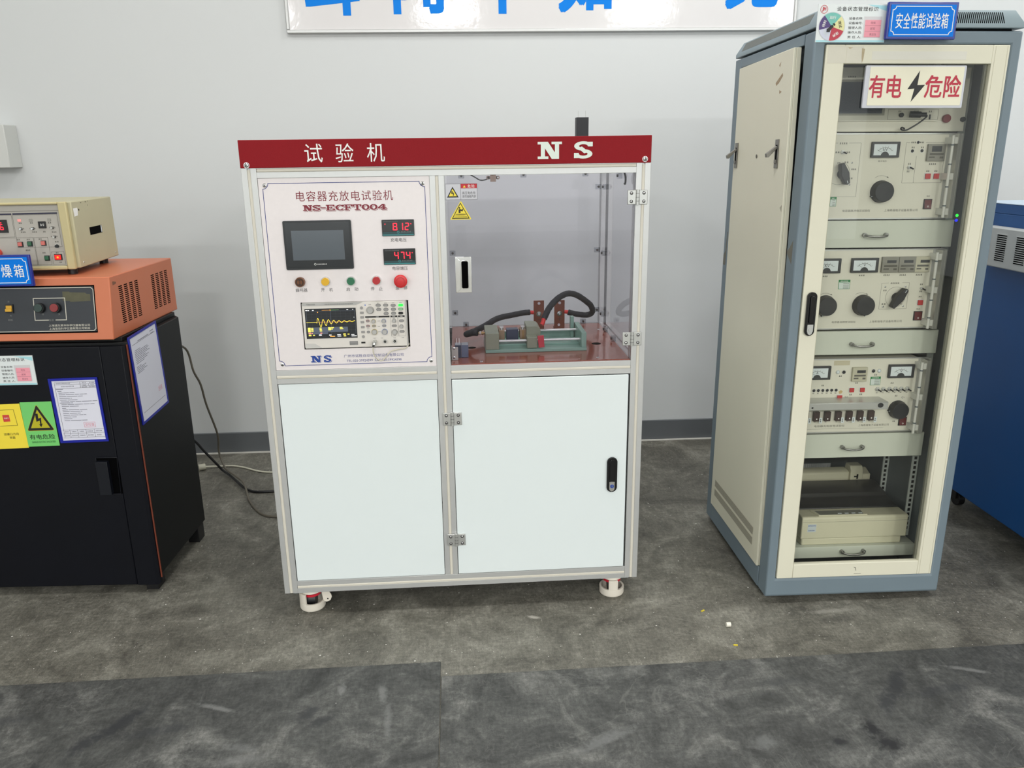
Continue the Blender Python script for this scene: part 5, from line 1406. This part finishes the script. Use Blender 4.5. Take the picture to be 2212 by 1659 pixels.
# ------------------------------------------------------------------ drying oven at the left, black body with orange hood
OM = Matrix.Translation((-.4793, .1873, 0)) @ Matrix.Rotation(-.05, 4, 'Z')
ORG = M('orange_paint', (200, 115, 80), .42, var=.06, scale=7); ORS = M('orange_trim', (118, 54, 34), .6)
NAVYB = M('blue_black_paint', (5, 7, 16), .5, var=.3, scale=6, spec=.25); SIDEB = M('black_side_paint', (12, 14, 16), .5, var=.3, scale=6, spec=.3)
ov = thing('drying_oven', 'black drying oven with an orange control hood, at the left beside the test machine', 'oven', (-.42, .23, 0), OM)
mb = MB(Frame((0, 0, 0), (1, 0, 0), (0, 1, 0), (0, 0, 1)), SIDEB)
mb.poly([(-.86, .018), (.0300, .018), (.0300, .4180), (.0050, .4500), (-.86, .4500)], .062, .8480)
mb.box(-.84, .0100, .030, .440, .848, .862)
mb.build('body', ov, 0.002, label='black oven body')
mb = MB(XYZ, NAVYB).poly([(-.86, 0), (-.0480, 0), (-.0480, .018), (-.86, .018)], .030, .8400)
dr = mb.build('door', ov, 0.003, label='blue-black front door')
mb = MB(XYZ, NAVYB).poly([(-.0460, -.002), (.0180, -.002), (.0270, .006), (.0270, .020), (-.0460, .020)], .030, .8400)
mb.build('front_post', ov, 0.001, label='blue-black right front post')
MB(XYZ, ORS).box(.0276, .0310, .0110, .0150, .050, .842).build('trim_strip', ov, label='thin orange edge strip')
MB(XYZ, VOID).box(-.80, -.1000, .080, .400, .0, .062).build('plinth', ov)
for x, y in ((-.005, .360), (-.020, .026)):
    MB(XYZ, BLACK).box(x - .010, x + .030, y - .005, y + .050, 0, .062).build('foot', ov, 0.001)
mb = MB(FRONT, VOID); mb.box(-.1140, -.0470, .3580, .4820, 0, .0006); rc = mb.build('handle_recess', dr, smooth=False)
mb = MB(FRONT, M('handle_black', (14, 17, 25), .4, spec=.4)); mb.line([(-.114, .482), (-.047, .482), (-.053, .358), (-.112, .358)], .0016, .0006, .0040, close=True); mb.box(-.1120, -.0750, .3600, .4720, .0006, .016); mb.build('handle', dr, 0.002, label='black recessed pull handle')
# orange hood
HZ = .8606
hb = MB(SIDEP, ORG); hb.poly([(.0, HZ), (.0286, 1.0468), (.4947, 1.0468), (.4947, HZ)], -.90, 0)
hd = hb.build('hood', ov, 0.003, label='orange control hood')
HF = Frame((0, 0, HZ), (1, 0, 0), (0, .1518, .9884))
mb = MB(HF, M('oven_panel', (44, 48, 54), .45, var=.08, scale=200)); mb.box(-.86, -.0465, .0225, .1650, 0, .0006, VOID); mb.box(-.86, -.0490, .0270, .1610, .0006, .0012)
LW = M('panel_line', (206, 202, 188), .5); DIMT = M('panel_dim_print', (128, 130, 126), .6)
mb.line([(-.86, .1585), (-.0570, .1585), (-.0505, .1520), (-.0505, .0350), (-.0570, .0290), (-.86, .0290)], .0020, .0012, .0015, LW)
mb.line([(-.1905, .0625), (-.2300, .0625), (-.2300, .1280), (-.1365, .1280), (-.1365, .0625), (-.1680, .0625)], .0022, .0012, .0015, LW)
mb.text('上海浦东荣丰科学仪器有限公司', -.1910, -.0680, .0425, .0495, .0016, LW, bold=0)
mb.text('上海圣欣科学仪器有限公司制造', -.1900, -.0680, .0330, .0400, .0016, LW, bold=0)
mb.text('电源', -.1895, -.1745, .0590, .0655, .0016, DIMT); mb.text('开', -.2085, -.2020, .0770, .0830, .0016, DIMT); mb.text('关', -.1600, -.1535, .0770, .0830, .0016, DIMT)
mb.text('开', -.3070, -.3010, .1160, .1215, .0016, DIMT); mb.text('关', -.3040, -.2980, .0750, .0800, .0016, DIMT); mb.text('风机', -.3110, -.2960, .0615, .0675, .0016, DIMT)
OLD = M('old_yellow_tape', (78, 76, 52), .4, var=.25, scale=60)
mb.poly([(-.142, .147), (-.122, .1465), (-.120, .1445), (-.075, .1430), (-.070, .1390), (-.0600, .1385), (-.0600, .1180), (-.120, .1160), (-.121, .1185), (-.142, .1195)], .0012, .00145, OLD)
pn = mb.build('control_panel', hd, smooth=False, label='black control panel with white lines')
mb = MB(HF, BLACK); mb.box(-.3130, -.2905, .0850, .1115, .0012, .005); sw = mb.build('rocker_switch', hd, label='yellow rocker switch')
mb = MB(HF, M('switch_yellow', (208, 160, 46), .4)); mb.box(-.3105, -.2930, .0980, .1080, .005, .0080).box(-.3110, -.2925, .0895, .0980, .005, .0120); mb.build('rocker', sw, 0.001)
for u, nm, rgb in ((-.2100, 'dark green', (42, 60, 56)), (-.1630, 'dark red', (132, 44, 46))):
    mb = MB(HF, BLACK); mb.cyl(u, .0990, .0012, .014, .0150)
    pb = mb.build('push_button', hd, label=nm + ' round push button'); mb = MB(HF, M('oven_button_' + nm.split()[1], rgb, .45)); mb.cyl(u, .099, .014, .018, .0122); mb.build('cap', pb, 0.001)
for u0 in (.0760, .3110):
    mb = MB(rside(0), VOID)
    for c in range(4):
        for r_ in range(19):
            mb.box(u0 + c * .0365, u0 + c * .0365 + .0235, .8960 + r_ * .00622, .8992 + r_ * .00622, 0, .0004)
    mb.build('vent_grille', hd, smooth=False, label='columns of dark vent slots')
mb = MB(rside(0), M('brown_residue', (128, 84, 62), .6)); mb.poly([(.042, 1.028), (.046, 1.031), (.067, 1.026), (.062, 1.021), (.043, 1.019)], 0, .0003); mb.build('sticker_residue', hd, smooth=False)
# signs and papers on the oven
nameplate(Frame((0, -.001, 0)), -.3950, -.2035, 1.0285, 1.1205, .0, '', (('干', -.3400, -.3080), ('燥', -.2900, -.2595), ('箱', -.2530, -.2250)), 'blue name plate with white characters at the left picture edge, on the orange hood', (-.30, -.001, 1.0285), OM, 'blue name plates')
status_card(Frame((0, -.001, 0)), -.4360, .7250, 'white status card cut by the left picture edge, on the black oven door', (-.344, -.001, .7250), OM)
t = thing('warning_sign', 'yellow square sign with a small red block, left of the green sign on the oven', 'sign', (-.37, -.001, .519), OM, 'warning signs on the oven door')
YF = Frame((-.3170, -.001, .5925)).at(0, 0, 0, math.radians(1.6))
mb = MB(YF, M('sign_yellow', (244, 220, 66), .45)); mb.box(-.1150, 0, -.0725, .0725, 0, .0025); mb.build('plate', t, 0.0006)
mb = MB(YF); mb.line([(-.108, .0545), (-.0215, .0545), (-.0190, .0030), (-.108, .0030)], .0010, .0025, .0028, SBLK); mb.box(-.0590, -.0385, .0165, .0385, .0025, .0028, M('sign_red', (206, 66, 58), .5)); mb.text('泄爆口', -.0560, -.0415, .0250, .0300, .0030, WHITE)
mb.text('泄爆口方向', -.0675, -.0215, -.0285, -.0205, .0028, SBLK, bold=.004); mb.text('背面', -.0520, -.0345, -.0400, -.0320, .0028, SBLK, bold=.004); mb.build('print', t, smooth=False)
t = thing('warning_sign', 'green electric shock warning sign with a black-bordered triangle, on the oven door', 'sign', (-.268, -.001, .522), OM, 'warning signs on the oven door')
GF = Frame((-.2680, -.001, .5970)).at(0, 0, 0, math.radians(.9))
mb = MB(GF, M('sign_green', (118, 206, 112), .45)); mb.box(-.0485, .0485, -.0725, .0725, 0, .0020); mb.build('plate', t, 0.0004)
mb = MB(GF); YD = M('sign_olive_yellow', (186, 178, 30), .5)
def rtri(cx, z0, h, wd, r):
    P = [(cx - wd / 2, z0), (cx + wd / 2, z0), (cx, z0 + h)]; out = []
    for i in range(3):
        p, a, b = P[i], P[i - 1], P[(i + 1) % 3]
        for k in range(5):
            s_ = k / 4
            q1 = (p[0] + (a[0] - p[0]) * r, p[1] + (a[1] - p[1]) * r); q2 = (p[0] + (b[0] - p[0]) * r, p[1] + (b[1] - p[1]) * r)
            out.append(((1 - s_) ** 2 * q1[0] + 2 * s_ * (1 - s_) * p[0] + s_ ** 2 * q2[0], (1 - s_) ** 2 * q1[1] + 2 * s_ * (1 - s_) * p[1] + s_ ** 2 * q2[1]))
    return out
mb.poly(rtri(.0005, -.0215, .0870, .0860, .07), .0020, .0021, YD); mb.poly(rtri(.0005, -.0200, .0835, .0825, .07), .0021, .0023, SBLK); mb.poly(tri(.0005, -.0120, .0600, .0590), .0023, .0025, YD); bolt(mb, -.0095, .0100, -.0090, .0350, .0028, SBLK)
mb.text('有电危险', -.0390, .0395, -.0490, -.0330, .0026, SBLK, bold=.004); mb.text('DANGER ELECTRIC SHOCK RISK', -.0345, .0390, -.0610, -.0545, .0026, M('sign_dark_green', (40, 96, 56), .5)); mb.build('print', t, smooth=False)
DOCB = M('document_frame_blue', (18, 30, 150), .35); PAPER = M('paper_white', (222, 222, 234), .5, var=.01); PINKS = M('stamp_pink', (222, 150, 164), .6); INK = M('paper_print', (118, 118, 130), .7)
def doc(F, W, H, name_label, base, lines, table):
    t = thing('document_holder', name_label, 'document', base, OM, 'blue framed documents on the oven')
    mb = MB(F, DOCB); b = .0095
    mb.box(0, b, 0, H, 0, .003).box(W - b * .8, W, 0, H, 0, .003).box(b, W - b * .8, 0, b * .8, 0, .003).box(b, W - b * .8, H - b * .8, H, 0, .003); mb.build('frame', t, smooth=False, label='blue frame')
    mb = MB(F, PAPER); mb.box(b, W - b * .8, b * .8, H - b * .8, 0, .0018); mb.build('sheet', t, smooth=False, label='printed white sheet')
    mb = MB(F); n = .0021
    for (a, c, v) in lines:
        x = a
        random.seed(int(v * 1e5))
        while x < c - .004:
            x2 = min(c, x + random.uniform(.012, .034))
            mb.box(x, x2, v - .0008, v + .0008, n - 2e-4, n, INK); x = x2 + .0018
    for a, c, v in table.get('h', ()):
        mb.line([(a, v), (c, v)], .0006, n - 2e-4, n + 1e-4, DARKTXT)
    for u, a, c in table.get('v', ()):
        mb.line([(u, a), (u, c)], .0006, n - 2e-4, n + 1e-4, DARKTXT)
    for a, c, v in table.get('t', ()):
        mb.ticks(a, c, v, .0030, n + 1e-4, INK)
    u0, u1, v0, v1 = table['s']
    mb.line([(u0, v0), (u1, v0), (u1, v1), (u0, v1)], .0008, n - 2e-4, n + 2e-4, PINKS, close=True); mb.text('受控章', u0 + .003, u1 - .003, v0 + .003, v1 - .003, n + 3e-4, PINKS)
    mb.build('print', t, smooth=False)
DF = Frame((-.2140, -.001, .5340)).at(0, 0, 0, math.radians(1.2))
LN = [(.018, .040, .1735), (.022, .034, .1675), (.024, .076, .1620), (.024, .110, .1565), (.024, .096, .1505), (.024, .062, .1445), (.024, .078, .1390), (.026, .138, .1335), (.022, .062, .1295), (.026, .128, .1245), (.026, .082, .1185), (.026, .038, .1125), (.026, .102, .1070), (.026, .086, .1015), (.026, .080, .0955), (.026, .096, .0900), (.026, .066, .0840), (.026, .056, .0785), (.026, .100, .0725)]
doc(DF, .1500, .2085, 'blue framed sheet with tables at top and bottom, front of the oven door', (-.14, -.001, .534), LN,
    dict(h=((.017, .142, .1955), (.017, .094, .1885), (.017, .142, .1765), (.095, .142, .1885), (.095, .142, .1820), (.014, .142, .0420), (.014, .142, .0300), (.014, .142, .0160)), v=((.017, .016, .1955), (.095, .1765, .1955), (.121, .1765, .1885), (.036, .016, .042), (.060, .016, .042), (.086, .016, .042), (.112, .016, .042)),
         t=((.022, .066, .1925), (.036, .076, .1825), (.102, .114, .1925), (.124, .140, .1925), (.102, .114, .1850), (.126, .138, .1850), (.100, .116, .1792), (.123, .141, .1792), (.020, .032, .036), (.042, .056, .036), (.066, .080, .036), (.090, .108, .036), (.116, .136, .036), (.018, .034, .023), (.040, .058, .023), (.064, .082, .023), (.090, .108, .023), (.118, .132, .023)), s=(.084, .118, .0490, .0650)))
SFD = rside(.0302).at(.0350, .5750, 0, math.radians(3.2))
LS = [(.030, .070, .2350), (.028, .120, .2300), (.028, .128, .2250), (.028, .116, .2200), (.028, .132, .2150), (.028, .100, .2095), (.028, .122, .2045), (.028, .112, .1990), (.028, .086, .1935), (.026, .060, .1830), (.026, .092, .1780), (.026, .080, .1730), (.026, .096, .1680), (.026, .072, .1630)]
doc(SFD, .2080, .2870, 'blue framed sheet hung on the right side wall of the oven, below its vents', (.03, .13, .575), LS,
    dict(h=((.020, .188, .2560), (.022, .188, .0330)), v=(), t=((.060, .140, .2600), (.152, .180, .2660), (.156, .180, .2580)), s=(.150, .176, .0620, .0760)))

# ------------------------------------------------------------------ beige tester on top of the oven
BM = Matrix.Translation((-.5918, .2811, 0)) @ Matrix.Rotation(.0582, 4, 'Z')
BE = M('beige_case', (184, 178, 146), .5, var=.06, scale=9); BEY = M('beige_bezel', (192, 180, 136), .5, var=.06, scale=14); BEP = M('beige_panel', (176, 172, 164), .5)
bt = thing('voltage_tester', 'beige bench tester with a red digital display, standing on the orange oven hood', 'test instrument', (-.2, .17, 1.0468), BM)
mb = MB(XYZ, BE).box(-.420, .0070, .003, .334, 1.0670, 1.2650)
cs = mb.build('case', bt, 0.003)
mb = MB(FRONT, BEY); z0, z1 = 1.0650, 1.2655
mb.box(-.424, -.410, z0, z1, -.003, .012).box(-.0270, -.0030, z0, z1, -.003, .012).box(-.410, -.0270, z0, 1.0760, -.003, .012).box(-.410, -.0270, 1.2580, z1, -.003, .012); mb.build('bezel', bt, 0.003, label='yellowed front bezel')
BF = front(.001); fp = MB(BF, BEP); fp.box(-.410, -.0270, 1.0760, 1.2580, -.002, .0005)
fp.box(-.410, -.1640, 1.2300, 1.2340, .0005, .0008, M('panel_navy', (34, 34, 62), .5)).box(-.1610, -.0355, 1.2300, 1.2345, .0005, .0008, M('panel_navy', (34, 34, 62), .5)).box(-.410, -.0270, 1.2395, 1.2405, .0005, .0008, PRT)
for a, b, c, d in ((-.1620, -.0370, 1.1330, 1.2290), (-.400, -.1650, 1.1650, 1.2290), (-.400, -.1150, 1.0800, 1.1620), (-.1130, -.0740, 1.0800, 1.1620), (-.0700, -.0350, 1.0800, 1.1180)):
    fp.line([(a, c), (b, c), (b, d), (a, d)], .0007, .0005, .0008, PRT, close=True)
for a, b, v in ((-.148, -.138, 1.205), (-.116, -.107, 1.205), (-.066, -.055, 1.2045), (-.146, -.132, 1.1785), (-.114, -.100, 1.1785), (-.0840, -.076, 1.1785), (-.0590, -.045, 1.1770), (-.162, -.152, 1.1565), (-.134, -.124, 1.1565), (-.100, -.090, 1.1570), (-.055, -.043, 1.1480), (-.142, -.128, 1.1250), (-.096, -.086, 1.1160), (-.058, -.049, 1.1150), (-.052, -.044, 1.0860), (-.152, -.149, 1.189), (-.139, -.135, 1.189), (-.120, -.117, 1.189), (-.107, -.103, 1.189), (-.064, -.061, 1.191), (-.051, -.047, 1.1905), (-.064, -.061, 1.164), (-.049, -.045, 1.164)):
    fp.ticks(a, b, v, .0035, .0009, PRT)
fp = fp.build('front_panel', bt, smooth=False, label='grey printed front panel')
mb = MB(BF, BLACK); mb.box(-.2350, -.1800, 1.1780, 1.2160, .0005, .0030)
ds = mb.build('display', bt, label='black display with red digits')
mb = MB(BF, REDLED); seven(mb, '2', -.2155, -.2040, 1.1865, 1.2035, .0033, REDLED); seven(mb, '6', -.2010, -.1915, 1.1865, 1.2035, .0033, REDLED); mb.box(-.2030, -.1950, 1.2060, 1.2085, .0030, .0032); mb.build('digits', ds, smooth=False)
for u, v, mt in ((-.1450, 1.2130, M('lamp_pink', (236, 150, 146), .4, emit=.25)), (-.1130, 1.2130, M('lamp_grey', (150, 148, 140), .5)), (-.0610, 1.2130, M('lamp_grey', (150, 148, 140), .5))):
    mb = MB(BF, mt); mb.box(u - .0050, u + .0050, v - .0040, v + .0040, .0005, .002); mb.build('pilot_lamp', bt, 0.0008)
mb = MB(BF, BLACK); mb.box(-.0925, -.0715, 1.1890, 1.2090, .0005, .005); tw = mb.build('thumbwheel_switch', bt, 0.0008)
mb = MB(BF, WHITE); mb.text('0 0', -.0865, -.0760, 1.1955, 1.2025, .0052); mb.build('digits', tw, smooth=False)
for u, v in ((-.1440, 1.1885), (-.1110, 1.1885), (-.0555, 1.1895), (-.0535, 1.1625)):
    mb = MB(BF, STEEL if u > -.1 else METERW); mb.box(u - .0035, u + .0035, v - .0035, v + .0035, .0005, .002, BLACK); mb.cyl(u, v, .002, .010, .0026); mb.build('toggle_switch', bt)
mb = MB(BF, KNOBB); mb.cyl(-.0500, 1.1350, .0005, .010, .0055, r2=.0045).ring(-.05, 1.135, .0005, .003, .0055, .0065, STEEL); mb.build('small_knob', bt)
SQR, SQG = M('square_pink', (206, 112, 104), .45), M('square_green', (48, 98, 70), .45)
for u, v, mt in ((-.1530, 1.1430, SQR), (-.1260, 1.1440, SQG), (-.0875, 1.1450, SQR), (-.0845, 1.1000, SQG)):
    mb = MB(BF, DKRIM); mb.box(u - .0075, u + .0075, v - .0085, v + .0075, .0005, .002); b_ = mb.build('push_button', bt); MB(BF, mt).box(u - .0060, u + .0050, v - .0055, v + .0060, .002, .008).build('cap', b_, 0.001)
mb = MB(BF, BLACK); mb.box(-.0630, -.0415, 1.0930, 1.1110, .0005, .004); b_ = mb.build('power_switch', bt, label='glowing red power switch')
mb = MB(BF, M('rocker_lit', (226, 26, 22), .3, emit=.8)); mb.box(-.0610, -.0440, 1.0950, 1.1090, .004, .007); mb.cyl(-.0525, 1.102, .007, .0072, .0030, M('rocker_glow', (255, 130, 30), .3, emit=1.6)); mb.build('rocker', b_, 0.0008)
mb = MB(BF, M('tester_red_terminal', (206, 66, 54), .4)); mb.ring(-.222, 1.1190, .0005, .012, .0090, .0135).cyl(-.222, 1.119, .0005, .014, .0060, M('tester_red_dark', (120, 34, 30), .5)); mb.build('terminal', bt, label='red terminal')
mb = MB(rside(.0070)); mb.box(.1130, .2160, 1.1560, 1.1800, 0, .0005, VOID); mb.box(.2060, .2130, 1.1580, 1.1790, .0005, .0010, METERW); mb.build('side_slot', cs, smooth=False, label='dark rectangular grip slot')
mb = MB(rside(.0070)); mb.poly([(.0120, 1.2440), (.0420, 1.2450), (.0440, 1.2380), (.0400, 1.2220), (.0140, 1.2200)], 0, .0003, WHITE); mb.cyl(.0530, 1.2380, 0, .0004, .0032, VOID, seg=12); screw_head(mb, .0290, 1.0810, 0, .0030, STEEL); screw_head(mb, .3050, 1.0800, 0, .0030, STEEL)
for u, v, r_ in ((.075, 1.258, .0016), (.079, 1.2575, .0010), (.112, 1.2590, .0018), (.118, 1.258, .0012), (.133, 1.260, .0014), (.126, 1.248, .0013)):
    mb.cyl(u, v, 0, .0003, r_, VOID, seg=7)
mb.build('side_marks', cs, smooth=False, label='white sticker remnant, screws and chips')
for x, y in ((-.030, .030), (-.030, .290), (-.380, .030), (-.380, .290)):
    MB(XYZ, BLACK).cyl(x, y, 1.0470, 1.0672, .014).build('foot', bt)

# ------------------------------------------------------------------ blue machine at the right edge
UM = Matrix.Translation((2.4959, .3, 0)) @ Matrix.Rotation(-.0167, 4, 'Z')
BLU = M('machine_blue', (10, 78, 140), .4, var=.05); BLG = M('louvre_grey', (196, 198, 196), .45)
bm_ = thing('blue_machine', 'large blue machine with a grey louvred box, cut by the right picture edge', 'machine', (.4, -.05, 0), UM)
MB(XYZ, BLU).box(0, .85, -.60, .3850, .080, 1.1600).build('body', bm_, 0.003)
MB(XYZ, M('machine_top', (186, 206, 226), .3)).box(-.001, .85, -.60, .386, 1.1935, 1.1955).build('top', bm_, label='pale blue top')
MB(XYZ, BLU).box(0, .85, -.60, .3850, 1.1600, 1.1935).build('upper_body', bm_, 0.002)
lv = MB(XYZ, BLG).box(-.050, 0, -.40, .2400, .981, 1.1170)
lv = lv.build('louvre_box', bm_, 0.004, label='pale grey louvred box')
LVF = lside(-.050)
for u0 in (.0960, -.0060, -.108, -.21):
    mb = MB(LVF, VOID)
    for k in range(13):
        v = 1.0045 + k * .00715
        mb.box(u0 + .002, u0 + .0520, v, v + .0042, 0, .0006)
        mb.poly([(u0, v + .0042), (u0 + .054, v + .0042), (u0 + .054, v + .0056), (u0, v + .0056)], 0, .0035, BLG)
    mb.build('louvres', lv, smooth=False)
for x, y in ((.050, .290), (.78, .29), (.05, -.5), (.78, -.5)):
    mb = MB(Frame((x, y, 0), (0, 1, 0), (0, 0, 1), (1, 0, 0)), BLACK); mb.cyl(0, .030, -.012, .012, .030); mb.box(-.014, .014, .030, .080, -.020, .020)
    mb.build('castor', bm_, 0.001)

# ------------------------------------------------------------------ cords on the wall and floor between oven and machine
t = thing('grey_cord', 'long grey-brown twin cord hanging behind the oven and trailing under the test machine', 'cord', (-.45, 1.0, 0), group='cords on the floor')
MB(XYZ, M('cord_grey_brown', (98, 93, 82), .45)).tube([(-.640, .78, .742), (-.610, .90, .690), (-.592, 1.10, .620), (-.577, 1.12, .515), (-.561, 1.14, .449), (-.554, 1.16, .351), (-.535, 1.20, .200), (-.545, 1.22, .110), (-.522, 1.195, .050), (-.500, 1.172, .034), (-.446, 1.104, .032), (-.393, 1.029, .028), (-.346, .910, .008), (-.290, .803, .005), (-.240, .744, .005), (-.185, .726, .005), (-.05, .70, .005), (.05, .66, .005)], .0046, seg=10).build('cord', t)
t = thing('black_cord', 'black power cord curving from behind the oven across the floor', 'cord', (-.45, 1.0, 0), group='cords on the floor')
MB(XYZ, BLACK).tube([(-.70, 1.10, .260), (-.640, 1.18, .185), (-.601, 1.20, .118), (-.560, 1.21, .055), (-.535, 1.215, .018), (-.499, 1.175, .014), (-.440, 1.085, .016), (-.395, 1.020, .014), (-.355, .992, .007), (-.318, .982, .006), (-.251, .984, .006), (-.10, 1.00, .006), (.05, 1.00, .006)], .0056, seg=10).build('cord', t)
t = thing('white_cord', 'thin white cord with a knob-like plug end on the floor by the wall', 'cord', (-.45, 1.27, 0), group='cords on the floor')
MB(XYZ, M('cord_white', (206, 204, 186), .5)).tube([(-.660, 1.268, .014), (-.629, 1.284, .013), (-.576, 1.300, .006), (-.513, 1.301, .005), (-.454, 1.274, .005), (-.380, 1.224, .005), (-.305, 1.203, .005), (-.15, 1.20, .005), (.0, 1.20, .005)], .0040, seg=10).build('cord', t)
MB(XYZ, M('plug_pale', (190, 188, 170), .5)).tube([(-.660, 1.268, .015), (-.634, 1.281, .015)], .0145, smooth=0, seg=16).build('plug', t)
